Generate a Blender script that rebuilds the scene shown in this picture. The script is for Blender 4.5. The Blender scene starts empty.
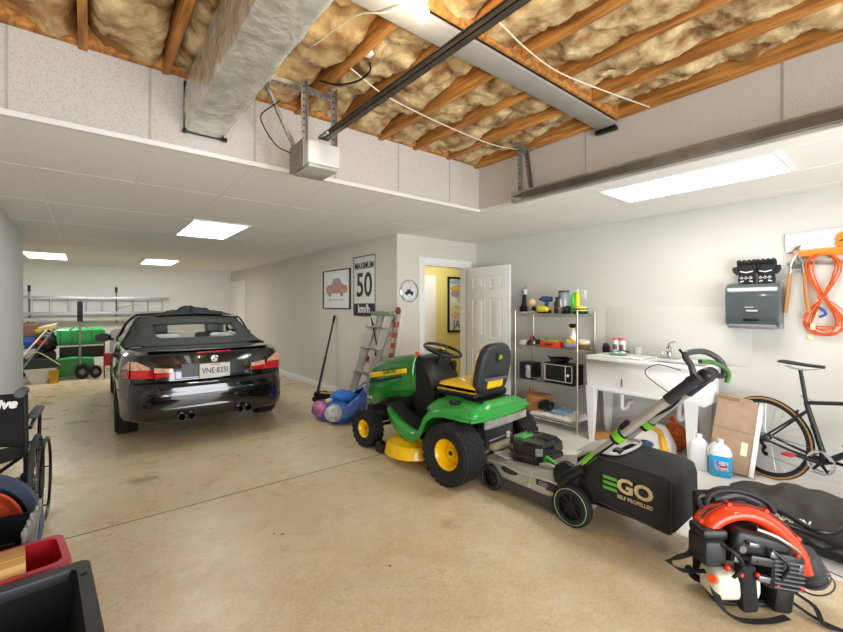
import bpy, bmesh, math, random
from mathutils import Vector, Matrix, Euler, noise
PI = math.pi
R = math.radians
random.seed(7)
SC = bpy.context.scene
COL = SC.collection

# ---------------------------------------------------------------- camera
cam_d = bpy.data.cameras.new('camera')
cam = bpy.data.objects.new('camera', cam_d); COL.objects.link(cam)
cam.location = (0, 0, 1.46)
cam.rotation_euler = (R(90), 0, -0.67887)
cam_d.sensor_width = 36
cam_d.lens = 413.7 / 843 * 36
cam_d.shift_y = -(316 - 306.1) / 843
cam_d.clip_start = 0.02
SC.camera = cam

# ---------------------------------------------------------------- world, light, exposure
w = bpy.data.worlds.new('world'); SC.world = w
w.use_nodes = True
w.node_tree.nodes['Background'].inputs[0].default_value = (0.86, 0.92, 1.0, 1)
w.node_tree.nodes['Background'].inputs[1].default_value = 1.5
SC.view_settings.view_transform = 'Standard'
SC.view_settings.look = 'None'
SC.view_settings.gamma = 1
SC.view_settings.use_curve_mapping = False
SC.view_settings.exposure = 0.4

def area(name, loc, rot, sx, sy, power, col=(1, 1, 1)):
    l = bpy.data.lights.new(name, 'AREA'); l.shape = 'RECTANGLE'
    l.size = sx; l.size_y = sy; l.energy = power; l.color = col
    o = bpy.data.objects.new(name, l); COL.objects.link(o)
    o.location = loc; o.rotation_euler = rot
    return o
# daylight coming through the raised garage door behind the camera
area('daylight', (0.9, -2.35, 0.95), (R(103), 0, 0), 4.6, 1.7, 175, (0.93, 0.96, 1.0))
PANEL_EMIT = 11.0
BULB_POWER = 7.0

# ---------------------------------------------------------------- materials
def lin(c):
    return tuple(((x / 12.92) if x <= 0.04045 else ((x + 0.055) / 1.055) ** 2.4) for x in c)
def rgb(h):
    h = h.lstrip('#')
    return lin(tuple(int(h[i:i + 2], 16) / 255 for i in (0, 2, 4)))
MATS = {}
def mat(name, col, rough=0.5, metal=0.0, var=0.06, scale=6.0, bump=0.0, bscale=60.0, coat=0.0, emit=0.0,
        trans=0.0, alpha=1.0, col2=None, detail=3.0, ior=1.45, spec=0.5, stretch=None):
    if name in MATS: return MATS[name]
    assert col != '', name
    m = bpy.data.materials.new(name); m.use_nodes = True
    nt = m.node_tree; N = nt.nodes; L = nt.links
    b = N['Principled BSDF']
    c = rgb(col) if isinstance(col, str) else col
    b.inputs['Roughness'].default_value = rough
    b.inputs['Metallic'].default_value = metal
    b.inputs['Coat Weight'].default_value = coat
    b.inputs['IOR'].default_value = ior
    b.inputs['Specular IOR Level'].default_value = spec
    b.inputs['Transmission Weight'].default_value = trans
    b.inputs['Alpha'].default_value = alpha
    tc = N.new('ShaderNodeTexCoord')
    src = tc.outputs['Object']
    if stretch:
        mp = N.new('ShaderNodeMapping'); mp.inputs['Scale'].default_value = stretch
        L.new(src, mp.inputs[0]); src = mp.outputs[0]
    nz = N.new('ShaderNodeTexNoise'); nz.inputs['Scale'].default_value = scale; nz.inputs['Detail'].default_value = detail
    L.new(src, nz.inputs['Vector'])
    ramp = N.new('ShaderNodeValToRGB')
    if col2 is None:
        lo = tuple(max(0, x * (1 - var)) for x in c); hi = tuple(min(1, x * (1 + var)) for x in c)
    else:
        lo = c; hi = rgb(col2)
    ramp.color_ramp.elements[0].position = 0.35; ramp.color_ramp.elements[1].position = 0.65
    ramp.color_ramp.elements[0].color = (*lo, 1); ramp.color_ramp.elements[1].color = (*hi, 1)
    L.new(nz.outputs['Fac'], ramp.inputs[0]); L.new(ramp.outputs[0], b.inputs['Base Color'])
    if emit:
        b.inputs['Emission Color'].default_value = (*c, 1); b.inputs['Emission Strength'].default_value = emit
    if bump:
        n2 = N.new('ShaderNodeTexNoise'); n2.inputs['Scale'].default_value = bscale; n2.inputs['Detail'].default_value = 4
        L.new(src, n2.inputs['Vector'])
        bp = N.new('ShaderNodeBump'); bp.inputs['Strength'].default_value = bump; bp.inputs['Distance'].default_value = 0.01
        L.new(n2.outputs['Fac'], bp.inputs['Height']); L.new(bp.outputs[0], b.inputs['Normal'])
    MATS[name] = m
    return m

# ---------------------------------------------------------------- mesh builder
def cat(pts, n=6, closed=False):
    P = [Vector(p) for p in pts]
    if len(P) < 3: return P
    out = []; m = len(P)
    rng = m if closed else m - 1
    for i in range(rng):
        p1 = P[i]; p2 = P[(i + 1) % m]
        p0 = P[i - 1] if (i > 0 or closed) else p1 * 2 - p2
        p3 = P[(i + 2) % m] if (i + 2 < m or closed) else p2 * 2 - p1
        for k in range(n):
            t = k / n
            out.append(0.5 * ((2 * p1) + (p2 - p0) * t + (2 * p0 - 5 * p1 + 4 * p2 - p3) * t * t + (3 * p1 - p0 - 3 * p2 + p3) * t ** 3))
    if not closed: out.append(P[-1])
    return out
def interp(tab, x):
    if x <= tab[0][0]: return tab[0][1]
    for (a, va), (b, vb) in zip(tab, tab[1:]):
        if x <= b:
            t = (x - a) / (b - a) if b > a else 0
            return va + (vb - va) * t
    return tab[-1][1]
def lerp(a, b, t): return a + (b - a) * t
class B:
    def __init__(s):
        s.v = []; s.f = []; s.m = []
    def add(s, vs, fs, mi=0, M=None):
        n = len(s.v)
        s.v += [tuple(M @ Vector(v)) if M else tuple(v) for v in vs]
        s.f += [tuple(i + n for i in f) for f in fs]
        s.m += [mi] * len(fs)
        return s
    def take(s, bm, mi=0, M=None):
        bm.verts.index_update()
        s.add([v.co[:] for v in bm.verts], [[v.index for v in f.verts] for f in bm.faces], mi, M)
        bm.free(); return s
    def box(s, c, d, rot=(0, 0, 0), bev=0.0, seg=2, mi=0):
        bm = bmesh.new(); bmesh.ops.create_cube(bm, size=1)
        bmesh.ops.scale(bm, vec=d, verts=bm.verts)
        if bev: bmesh.ops.bevel(bm, geom=bm.edges[:], offset=min(bev, min(d) * 0.49), segments=seg, affect='EDGES', profile=0.5)
        return s.take(bm, mi, Matrix.Translation(c) @ Euler([R(a) for a in rot]).to_matrix().to_4x4())
    def bb(s, x0, x1, y0, y1, z0, z1, bev=0.0, mi=0, seg=2):
        return s.box(((x0 + x1) / 2, (y0 + y1) / 2, (z0 + z1) / 2), (abs(x1 - x0), abs(y1 - y0), abs(z1 - z0)), bev=bev, mi=mi, seg=seg)
    def tube(s, pts, r, seg=10, smooth=0, closed=False, mi=0, cap=True, flat=1.0):
        P = cat(pts, smooth, closed) if smooth else [Vector(p) for p in pts]
        n = len(P)
        if isinstance(r, (list, tuple)):
            q = len(r); rr = [interp([(i / (q - 1), r[i]) for i in range(q)], k / max(1, n - 1)) for k in range(n)]
        else: rr = [r] * n
        up = None; vs = []; fs = []
        for i, p in enumerate(P):
            a = P[i - 1] if (i > 0 or closed) else P[i]
            b = P[(i + 1) % n] if (i < n - 1 or closed) else P[i]
            t = (b - a); t = t.normalized() if t.length > 1e-9 else Vector((0, 0, 1))
            if up is None:
                up = Vector((0, 0, 1)) if abs(t.z) < 0.9 else Vector((0, 1, 0))
            x = t.cross(up)
            if x.length < 1e-6: x = t.orthogonal()
            x.normalize(); y = x.cross(t).normalized(); up = y
            for k in range(seg):
                an = 2 * PI * k / seg
                vs.append(p + (x * math.cos(an) + y * math.sin(an) * flat) * rr[i])
        for i in range(n if closed else n - 1):
            j = (i + 1) % n
            for k in range(seg):
                l = (k + 1) % seg
                fs.append((i * seg + k, i * seg + l, j * seg + l, j * seg + k))
        if cap and not closed:
            fs.append(tuple(range(seg))[::-1]); fs.append(tuple(range((n - 1) * seg, n * seg)))
        return s.add(vs, fs, mi)
    def cyl(s, p0, p1, r, r1=None, seg=24, mi=0, cap=True):
        return s.tube([p0, p1], [r, r if r1 is None else r1], seg=seg, mi=mi, cap=cap)
    def lathe(s, prof, c=(0, 0, 0), axis='Z', seg=32, mi=0, M=None):
        vs = []; fs = []; n = len(prof)
        for k in range(seg):
            a = 2 * PI * k / seg
            for r, h in prof:
                x, y, z = r * math.cos(a), r * math.sin(a), h
                if axis == 'X': x, y, z = z, x, y
                elif axis == 'Y': x, y, z = y, z, x
                vs.append((x, y, z))
        for k in range(seg):
            l = (k + 1) % seg
            for i in range(n - 1):
                fs.append((k * n + i, l * n + i, l * n + i + 1, k * n + i + 1))
        T = Matrix.Translation(c)
        if M is not None: T = T @ M
        return s.add(vs, fs, mi, T)
    def loft(s, secs, mi=0, cap=True, closed=True):
        n = len(secs[0]); vs = [p for q in secs for p in q]; fs = []
        for i in range(len(secs) - 1):
            for k in range(n if closed else n - 1):
                l = (k + 1) % n
                fs.append((i * n + k, i * n + l, (i + 1) * n + l, (i + 1) * n + k))
        if cap and closed:
            fs.append(tuple(range(n))[::-1]); fs.append(tuple(range((len(secs) - 1) * n, len(secs) * n)))
        return s.add(vs, fs, mi)
    def prism(s, poly, h0, h1, plane='XY', mi=0, bev=0.0, M=None):
        # poly in the plane, extruded along its normal from h0 to h1
        def P(a, b, h):
            return (a, b, h) if plane == 'XY' else ((a, h, b) if plane == 'XZ' else (h, a, b))
        bm = bmesh.new()
        lo = [bm.verts.new(P(a, b, h0)) for a, b in poly]; hi = [bm.verts.new(P(a, b, h1)) for a, b in poly]
        n = len(poly)
        bm.faces.new(lo[::-1]); bm.faces.new(hi)
        for i in range(n): bm.faces.new((lo[i], lo[(i + 1) % n], hi[(i + 1) % n], hi[i]))
        bmesh.ops.recalc_face_normals(bm, faces=bm.faces)
        if bev: bmesh.ops.bevel(bm, geom=bm.edges[:], offset=bev, segments=2, affect='EDGES')
        return s.take(bm, mi, M)
    def ball(s, c, r, mi=0, seg=20, rot=(0, 0, 0), nz=0.0, ns=3.0):
        r = (r, r, r) if not isinstance(r, (tuple, list)) else r
        bm = bmesh.new(); bmesh.ops.create_uvsphere(bm, u_segments=seg, v_segments=max(6, seg // 2), radius=1)
        for v in bm.verts:
            k = 1 + (nz * noise.noise(v.co * ns + Vector(c) * 7) if nz else 0)
            v.co = Vector((v.co.x * r[0] * k, v.co.y * r[1] * k, v.co.z * r[2] * k))
        return s.take(bm, mi, Matrix.Translation(c) @ Euler([R(a) for a in rot]).to_matrix().to_4x4())
    def grid(s, fn, nu, nv, mi=0, skip=None, thick=None):
        vs = [fn(i / nu, j / nv) for j in range(nv + 1) for i in range(nu + 1)]
        fs = []
        for j in range(nv):
            for i in range(nu):
                if skip and skip((i + .5) / nu, (j + .5) / nv): continue
                a = j * (nu + 1) + i
                fs.append((a, a + 1, a + nu + 2, a + nu + 1))
        return s.add(vs, fs, mi)
    def xf(s, M):
        s.v = [tuple(M @ Vector(v)) for v in s.v]; return s
    def obj(s, name, mats, parent=None, ang=35, weld=False):
        me = bpy.data.meshes.new(name); me.from_pydata(s.v, [], s.f); me.validate()
        ms = mats if isinstance(mats, (list, tuple)) else [mats]
        for m in ms: me.materials.append(m)
        if len(ms) > 1 and len(me.polygons) == len(s.m): me.polygons.foreach_set('material_index', s.m)
        bm = bmesh.new(); bm.from_mesh(me)
        if weld: bmesh.ops.remove_doubles(bm, verts=bm.verts, dist=1e-5)
        bmesh.ops.recalc_face_normals(bm, faces=bm.faces)
        bm.to_mesh(me); bm.free()
        me.polygons.foreach_set('use_smooth', [True] * len(me.polygons))
        me.set_sharp_from_angle(angle=R(ang))
        o = bpy.data.objects.new(name, me); COL.objects.link(o)
        if parent: o.parent = parent
        return o
def solid(o, t, off=-1):
    m = o.modifiers.new('solid', 'SOLIDIFY'); m.thickness = t; m.offset = off
    return o
def subd(o, n=1):
    m = o.modifiers.new('sub', 'SUBSURF'); m.levels = n; m.render_levels = n
    return o
def tag(o, label=None, cat_=None, group=None, kind=None):
    if label: o['label'] = label
    if cat_: o['category'] = cat_
    if group: o['group'] = group
    if kind: o['kind'] = kind
    return o
def thing(name, label, cat_, loc=(0, 0, 0), rz=0.0, group=None):
    o = bpy.data.objects.new(name, None); COL.objects.link(o)
    o.location = loc; o.rotation_euler = (0, 0, R(rz)); o.empty_display_size = 0.05
    return tag(o, label, cat_, group)
def one(b, name, mats, label, cat_, loc=(0, 0, 0), rz=0.0, group=None, ang=35):
    o = b.obj(name, mats, None, ang); o.location = loc; o.rotation_euler = (0, 0, R(rz))
    return tag(o, label, cat_, group)
def struct(b, name, mats, ang=30):
    return tag(b.obj(name, mats, None, ang), kind='structure')
def text(s, size, M, m, parent=None, name='lettering', ext=0.0015, bold=0.0, align='CENTER', sx=1.0, shear=0.0):
    cu = bpy.data.curves.new(name, 'FONT'); cu.body = s; cu.size = size; cu.extrude = ext; cu.offset = bold
    cu.align_x = align; cu.align_y = 'CENTER'; cu.shear = shear; cu.resolution_u = 3
    t = bpy.data.objects.new('tmp', cu); COL.objects.link(t)
    dg = bpy.context.evaluated_depsgraph_get(); dg.update()
    me = bpy.data.meshes.new_from_object(t.evaluated_get(dg))
    bpy.data.objects.remove(t); bpy.data.curves.remove(cu)
    me.name = name
    me.transform(M @ Matrix.Diagonal((sx, 1, 1, 1)))
    me.materials.clear(); me.materials.append(m)
    o = bpy.data.objects.new(name, me); COL.objects.link(o)
    if parent: o.parent = parent
    return o
def face_mat(loc, right, up):
    # matrix that puts text lying in XY onto the plane spanned by right / up
    r = Vector(right).normalized(); u = Vector(up).normalized(); n = r.cross(u)
    M = Matrix((r, u, n)).transposed().to_4x4(); M.translation = Vector(loc)
    return M
def bake(o):
    dg = bpy.context.evaluated_depsgraph_get(); dg.update()
    me = bpy.data.meshes.new_from_object(o.evaluated_get(dg))
    o.modifiers.clear(); o.data = me
    return o
def cut(o, b):
    c = b.obj('tmp', [], None)
    md = o.modifiers.new('b', 'BOOLEAN'); md.operation = 'DIFFERENCE'; md.object = c; md.solver = 'EXACT'
    bake(o); bpy.data.objects.remove(c)
    o.data.polygons.foreach_set('use_smooth', [True] * len(o.data.polygons)); o.data.set_sharp_from_angle(angle=R(30))
    return o
def dup(root, loc=None, rz=None, label=None, group=None):
    r = root.copy(); COL.objects.link(r)
    if loc is not None: r.location = loc
    if rz is not None: r.rotation_euler = (0, 0, R(rz))
    if label: r['label'] = label
    if group: r['group'] = group
    for ch in list(root.children):
        c = ch.copy(); COL.objects.link(c); c.parent = r
        for g in ch.children:
            d = g.copy(); COL.objects.link(d); d.parent = c
    return r

WHITE = mat('white_paint', '#f0efed', 0.45, var=0.02)
BLACKP = mat('black_plastic', '#101112', 0.42, var=0.25, bump=0.05, bscale=200)
BLACKM = mat('black_metal', '#141414', 0.3, metal=0.3, var=0.2)
GREYP = mat('grey_plastic', '#5b5f62', 0.45, var=0.08)
ALU = mat('aluminium', '#c4c6c8', 0.32, metal=0.9, var=0.08, scale=20)
STEEL = mat('galvanised_steel', '#a5a5a2', 0.35, metal=0.85, var=0.12, scale=14)
DARKST = mat('dark_steel', '#6b6863', 0.4, metal=0.8, var=0.15, scale=10)
CHROME = mat('chrome', '#dcdee0', 0.1, metal=1.0, var=0.02)
RUBBER = mat('rubber', '#1b1b1c', 0.75, var=0.2, bump=0.1, bscale=120)
CARDB = mat('cardboard', '#b6926a', 0.85, var=0.08, scale=12, bump=0.1, bscale=90)
FABRIC = mat('black_fabric', '#1d1c1c', 0.9, var=0.2, scale=8, bump=0.4, bscale=260)
YELLOW = mat('yellow_plastic', '#f2c500', 0.4, var=0.05)
ORANGE = mat('orange_plastic', '#ea5a1c', 0.4, var=0.06)
RED = mat('red_plastic', '#c8161e', 0.4, var=0.08)
WHITEP = mat('white_plastic', '#ecebe8', 0.4, var=0.03)
# ================================================================ the room
H = 2.43; XR = 4.74; XW = 3.212; YD = 4.50; YF = 12.72; YS = 2.95; XS = 3.14; ZT = 2.865; XL = -3.0; YB = -2.3
WALL = mat('wall_paint', '#dad5cb', 0.75, var=0.025, scale=1.2, bump=0.12, bscale=140)
BLOCK = mat('wall_paint_right', '#d6d4ce', 0.6, var=0.035, scale=0.8, bump=0.12, bscale=60)

def concrete():
    m = bpy.data.materials.new('concrete_floor'); m.use_nodes = True
    nt = m.node_tree; N = nt.nodes; L = nt.links; b = N['Principled BSDF']
    g = N.new('ShaderNodeNewGeometry')
    def nz(sc, det, rough=0.55, dist=0.0):
        n = N.new('ShaderNodeTexNoise'); n.inputs['Scale'].default_value = sc; n.inputs['Detail'].default_value = det
        n.inputs['Roughness'].default_value = rough; n.inputs['Distortion'].default_value = dist
        L.new(g.outputs['Position'], n.inputs['Vector']); return n
    def ramp(src, *st):
        r = N.new('ShaderNodeValToRGB'); e = r.color_ramp.elements
        while len(e) < len(st): e.new(0.5)
        for k, (p, c) in enumerate(st):
            e[k].position = p; e[k].color = (*(rgb(c) if isinstance(c, str) else (c, c, c)), 1)
        L.new(src, r.inputs[0]); return r
    def mix(f, a, bb_, mode='MIX'):
        x = N.new('ShaderNodeMix'); x.data_type = 'RGBA'; x.blend_type = mode
        if isinstance(f, float): x.inputs[0].default_value = f
        else: L.new(f, x.inputs[0])
        L.new(a, x.inputs[6])
        if isinstance(bb_, tuple): x.inputs[7].default_value = (*bb_, 1)
        else: L.new(bb_, x.inputs[7])
        return x.outputs[2]
    base = ramp(nz(0.9, 8, 0.6, 0.6).outputs['Fac'], (0.3, '#cfbd98'), (0.5, '#ddcda9'), (0.72, '#e8dfc4'))
    rust = ramp(nz(2.3, 9, 0.7, 1.0).outputs['Fac'], (0.50, 0.0), (0.72, 0.55))
    c = mix(rust.outputs[0], base.outputs[0], rgb('#cb9e66'))
    pale = ramp(nz(5.0, 8, 0.75).outputs['Fac'], (0.55, 0.0), (0.75, 0.5))
    c = mix(pale.outputs[0], c, rgb('#d9d0b8'))
    mid = ramp(nz(14.0, 8, 0.8, 0.4).outputs['Fac'], (0.42, 0.0), (0.68, 0.5))
    c = mix(mid.outputs[0], c, rgb('#bfa375'))
    mid2 = ramp(nz(1.6, 6, 0.7, 2.0).outputs['Fac'], (0.55, 0.0), (0.68, 0.4))
    c = mix(mid2.outputs[0], c, rgb('#d8d2c2'))
    # small dark oil spots
    sp = ramp(nz(3.1, 2, 0.4).outputs['Fac'], (0.70, 0.0), (0.76, 0.4))
    c = mix(sp.outputs[0], c, rgb('#7c6346'))
    # two old oil marks on the slab
    for ox, oy, orad in ((0.37, 4.16, .10), (0.28, 4.22, .07), (1.9, 2.05, .05), (3.0, 2.6, .10)):
        vm = N.new('ShaderNodeVectorMath'); vm.operation = 'DISTANCE'; L.new(g.outputs['Position'], vm.inputs[0]); vm.inputs[1].default_value = (ox, oy, 0)
        ad = N.new('ShaderNodeMath'); ad.operation = 'MULTIPLY_ADD'; L.new(nz(9.0, 5).outputs['Fac'], ad.inputs[0]); ad.inputs[1].default_value = .28; L.new(vm.outputs['Value'], ad.inputs[2])
        rr_ = ramp(ad.outputs[0], (orad * .6 + .11, .55), (orad + .16, 0.0))
        c = mix(rr_.outputs[0], c, rgb('#7a684e'))
    spk = ramp(nz(60, 3).outputs['Fac'], (0.35, 0.86), (0.6, 1.0))
    c = mix(1.0, c, spk.outputs[0], 'MULTIPLY')
    L.new(c, b.inputs['Base Color'])
    rr = ramp(nz(3.5, 7, 0.7).outputs['Fac'], (0.35, 0.22), (0.7, 0.46))
    L.new(rr.outputs[0], b.inputs['Roughness'])
    bp = N.new('ShaderNodeBump'); bp.inputs['Strength'].default_value = 0.22; bp.inputs['Distance'].default_value = 0.01
    L.new(nz(26, 10, 0.75).outputs['Fac'], bp.inputs['Height']); L.new(bp.outputs[0], b.inputs['Normal'])
    return m
CONC = concrete()
def tilemat(name, base, dark, th, rough=0.85):
    m = bpy.data.materials.new(name); m.use_nodes = True
    nt = m.node_tree; N = nt.nodes; L = nt.links; b = N['Principled BSDF']
    g = N.new('ShaderNodeNewGeometry')
    v = N.new('ShaderNodeTexVoronoi'); v.inputs['Scale'].default_value = 70; L.new(g.outputs['Position'], v.inputs['Vector'])
    n = N.new('ShaderNodeTexNoise'); n.inputs['Scale'].default_value = 150; n.inputs['Detail'].default_value = 3
    L.new(g.outputs['Position'], n.inputs['Vector'])
    r = N.new('ShaderNodeValToRGB'); e = r.color_ramp.elements
    e[0].position = th - 0.06; e[0].color = (*rgb(dark), 1); e[1].position = th + 0.02; e[1].color = (*rgb(base), 1)
    L.new(n.outputs['Fac'], r.inputs[0]); L.new(r.outputs[0], b.inputs['Base Color'])
    b.inputs['Roughness'].default_value = rough
    bp = N.new('ShaderNodeBump'); bp.inputs['Strength'].default_value = 0.3; bp.inputs['Distance'].default_value = 0.004
    L.new(n.outputs['Fac'], bp.inputs['Height']); L.new(bp.outputs[0], b.inputs['Normal'])
    return m
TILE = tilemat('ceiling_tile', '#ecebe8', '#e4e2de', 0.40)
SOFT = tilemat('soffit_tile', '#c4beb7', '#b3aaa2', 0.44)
GRIDW = mat('ceiling_grid_white', '#eceae6', 0.5, var=0.02)

struct(B().bb(XL, XR + 2.6, YB, YF + 0.2, -0.1, 0), 'floor', CONC)
# white painted apron along the right wall with its own slightly ragged edge
def apron(u, v):
    y = lerp(-2.2, 3.55, v)
    xe = interp([(-2.2, 3.35), (0.3, 3.12), (0.9, 2.96), (1.5, 2.90), (2.4, 3.1), (3.55, 3.6)], y) + 0.02 * noise.noise(Vector((y * 5, 0, 0)))
    return (lerp(xe, XR, u), y, 0.006 if 0 < u else 0.0005)
struct(B().grid(apron, 12, 60), 'trim_1', mat('white_floor_paint', '#dedbd4', 0.35, var=0.06, scale=2.5, bump=0.1, bscale=30))
# saw-cut control joint in the slab, running with the soffit
j = B()
for i in range(40):
    x0 = lerp(XL, 2.96, i / 40); x1 = lerp(XL, 2.96, (i + 1) / 40)
    j.bb(x0, x1, 3.418, 3.424, 0.0, 0.0015)
struct(j, 'trim_2', mat('joint_dark', '#4c4030', 0.9))
j = B().tube([(3.35, 0.9, .007), (3.3, 0.55, .007), (3.16, 0.36, .007), (3.12, 0.0, .007)], 0.003, seg=4, smooth=4)
struct(j, 'trim_3', mat('crack_brown', '#7c6a58', 0.9))

# walls
struct(B().bb(XR, XR + 0.15, YB, YD + 0.1, 0, 3.2), 'wall_right', BLOCK)
struct(B().bb(XR - 0.006, XR, 1.05, 2.42, 0.9, 1.45, bev=0.002), 'trim_4', BLOCK)
struct(B().bb(XW, XW + 0.12, YD + 0.12, YF, 0, H + .1), 'wall_side', WALL)
DX0, DX1, DT = 3.67, 4.52, 2.06
struct(B().bb(XW, DX0, YD, YD + 0.12, 0, H + .1).bb(DX0, DX1, YD, YD + 0.12, DT, H + .1).bb(DX1, XR + .15, YD, YD + 0.12, 0, H + .1), 'wall_door', WALL)
struct(B().bb(XL, XW + .12, YF, YF + .12, 0, H + .1), 'wall_back', mat('wall_paint_far', '#e8e7e3', 0.7, var=0.02, bump=0.1, bscale=120))
struct(B().bb(-0.80, -0.667, 5.0, 7.6, 0, H + .1), 'wall_left', mat('wall_paint_left', '#d8d8d6', 0.7, var=0.02, bump=0.1, bscale=120))
struct(B().bb(XL - .12, XL, YB, YF + .12, 0, 3.2), 'wall_west', WALL)
struct(B().bb(XL, -1.6, YB - .12, YB, 0, 3.2).bb(3.4, XR + .15, YB - .12, YB, 0, 3.2).bb(-1.6, 3.4, YB - .12, YB, 2.3, 3.2), 'wall_front', WALL)
# room behind the door, painted yellow
YEL = mat('yellow_wall', '#e3d489', 0.7, var=0.03, scale=2)
struct(B().bb(3.332, 7.2, 5.9, 6.0, 0, H).bb(7.1, 7.2, YD + .12, 5.9, 0, H).bb(3.332, 3.36, YD + .12, 5.9, 0, H).bb(XR + .15, 7.2, YD + .0, YD + .12, 0, H), 'wall_yellow', YEL)
struct(B().bb(3.332, 7.2, YD + .12, 6.0, H, H + .06), 'ceiling_inner', WHITE)
t = thing('added_room_light', 'round light added out of view to brighten the yellow room', 'light', (5.1, 5.2, H))  # added lamp, out of view, put in to brighten the yellow room
B().lathe([(0, -.07), (.1, -.06), (.15, -.02), (.15, 0)], seg=24).obj('added_light_dome', mat('added_room_glow', (1, .96, .88), .5, emit=30, var=0), t)
# baseboards
BASE = mat('baseboard_white', '#f1f0ee', 0.4, var=0.01)
struct(B().bb(XW - .016, XW, YD, 11.3, 0, 0.10, bev=.004).bb(XW - .010, XW, YD, 11.3, 0.10, 0.115, bev=.003), 'baseboard_side', BASE)
struct(B().bb(XW, 3.60, YD - .016, YD, 0, 0.11, bev=.004), 'baseboard_door', BASE)
struct(B().bb(XL, XW, YF - .016, YF, 0, 0.11, bev=.004), 'baseboard_back', BASE)

# lower ceiling with the recess left out, and its T grid
PAN = [(0.91, 5.16, 0.61, 1.22), (0.91, 10.04, 0.61, 1.22), (-0.92, 10.04, 0.61, 1.22)]
struct(B().bb(XL, XR + .15, YS + .031, YF, H, H + .06).bb(XS + .031, XR + .15, YB, YS + .031, H, H + .06), 'ceiling', TILE)
g = B(); g2 = B()
x = -0.31 - 0.61 * 4
while x < XR:
    y0 = YB if x > XS else YS
    g.bb(x - .011, x + .011, y0, YF, H - .003, H + .004)
    x += 0.61
y = 3.94 - 1.22 * 5
while y < YF:
    g2.bb(XL if y > YS else XS, XR, y - .004, y + .004, H - .0015, H + .002)
    y += 1.22
struct(g, 'trim_5', GRIDW)
struct(g2, 'trim_13', mat('ceiling_grid_pale', '#dedcd8', 0.6, var=0.02))
# edges of the recess
struct(B().bb(XL, XS + .03, YS - .02, YS + .004, H - .008, H + .022).bb(XS - .004, XS + .02, YB, YS, H - .008, H + .022), 'trim_6', mat('ceiling_grid_pale', '', 0.6))
struct(B().bb(XR - .012, XR, YB, YD, H - .008, H), 'trim_7', BLOCK)
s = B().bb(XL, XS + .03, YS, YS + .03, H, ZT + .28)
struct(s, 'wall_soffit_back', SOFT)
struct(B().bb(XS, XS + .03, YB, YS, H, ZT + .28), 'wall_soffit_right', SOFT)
s = B()
for x in (-0.93, -0.32, 0.29, 0.90, 1.51, 2.12, 2.73): s.bb(x - .006, x + .006, YS - .004, YS, H + .02, ZT + .02)
for y in (-1.4, -0.18, 0.55, 1.77, 2.4): s.bb(XS - .004, XS, y - .005, y + .005, H + .02, ZT + .02)
struct(s, 'trim_8', mat('seam_grey', '#aaa49d', 0.7))

# deck above the joists
struct(B().bb(XL, XR + .15, YB - .1, YS + .3, 3.16, 3.22), 'ceiling_deck', mat('deck_wood', '#7a5230', 0.8, var=0.2))
# joists
JW = mat('joist_wood', '#8f5b28', 0.7, col2='#c98c45', scale=3.0, bump=0.15, bscale=40, stretch=(12, 1, 12), detail=6)
jx = [-2.84, -2.44, -2.02, -1.62, -1.22, -0.82, -0.42, -0.02, 0.37, 0.79, 1.20, 1.56, 1.93, 2.30, 2.70, 3.08]
ORD = ['rightmost', 'second from the right', 'third from the right', 'fourth from the right', 'fifth from the right', 'sixth from the right', 'seventh from the right', 'eighth from the right', 'ninth from the right', 'tenth from the right', 'eleventh from the right', 'twelfth from the right', 'thirteenth from the right', 'fourteenth from the right', 'fifteenth from the right', 'sixteenth from the right']
INS = mat('fibreglass', '#80592e', 0.95, col2='#d6c092', scale=7, bump=1.0, bscale=30, detail=12)
FOILM = mat('foil_backing', '#9a6636', 0.3, metal=0.35, col2='#e2c48c', scale=7, bump=1.0, bscale=14)
def joist(x, y0, y1, where, k, dz):
    b = B().bb(x - .02, x + .02, y0, y1, ZT + dz, 3.16, bev=.003)
    one(b, 'ceiling_joist', JW, 'wooden ceiling joist %s, %s' % (where, ORD[k]), 'joist', group='ceiling joists')
def batt(x0, x1, y0, y1, where, k, seed):
    def fn(u, v):
        x = lerp(x0, x1, u); y = lerp(y0, y1, v)
        P = Vector((x * 3.2, y * 3.2, seed))
        e = min(1, 5 * min(u, 1 - u))
        seamy = min(abs(((y + seed * .37) % 1.1) - 0.55) / 0.06, 1)
        z = 3.00 - 0.10 * (e ** .5) * (0.55 + 0.45 * seamy) + 0.085 * noise.noise(P) + 0.035 * noise.noise(P * 3.1) + .016 * noise.noise(P * 8) + .010 * noise.noise(P * 19) - .03 * (1 - seamy)
        z = max(z, 2.873)
        return (x, y, z)
    b = B().grid(fn, 20, int((y1 - y0) * 45))
    one(b, 'insulation_batt', FOILM if k in (5, 8) else INS, 'tan fibreglass batt %s, %s' % (where, ORD[k]), 'insulation', group='insulation batts', ang=80)
BY0, BY1 = 1.50, 1.64
n = len(jx)
for i, x in enumerate(jx):
    k = n - 1 - i
    joist(x, BY1 + .032, YS - .002, 'beyond the steel beam', k, 0.004 * ((i * 7) % 3))
    joist(x, YB + .05, BY0 - .032, 'nearer than the steel beam', k, 0.004 * ((i * 5) % 3))
    if i < n - 1:
        batt(x + .022, jx[i + 1] - .022, BY1 + .033, YS - .047, 'beyond the steel beam', n - 2 - i, i * 3.3)
        batt(x + .022, jx[i + 1] - .022, YB + .06, BY0 - .033, 'nearer than the steel beam', n - 2 - i, i * 5.1 + 40)
# rim board at both soffits
struct(B().bb(XL, XS, YS - .045, YS - .004, ZT + .02, 3.16), 'trim_9', JW)
struct(B().bb(XS - .03, XS - .002, YB, YS - .05, ZT + .01, 3.16), 'trim_10', JW)
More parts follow.
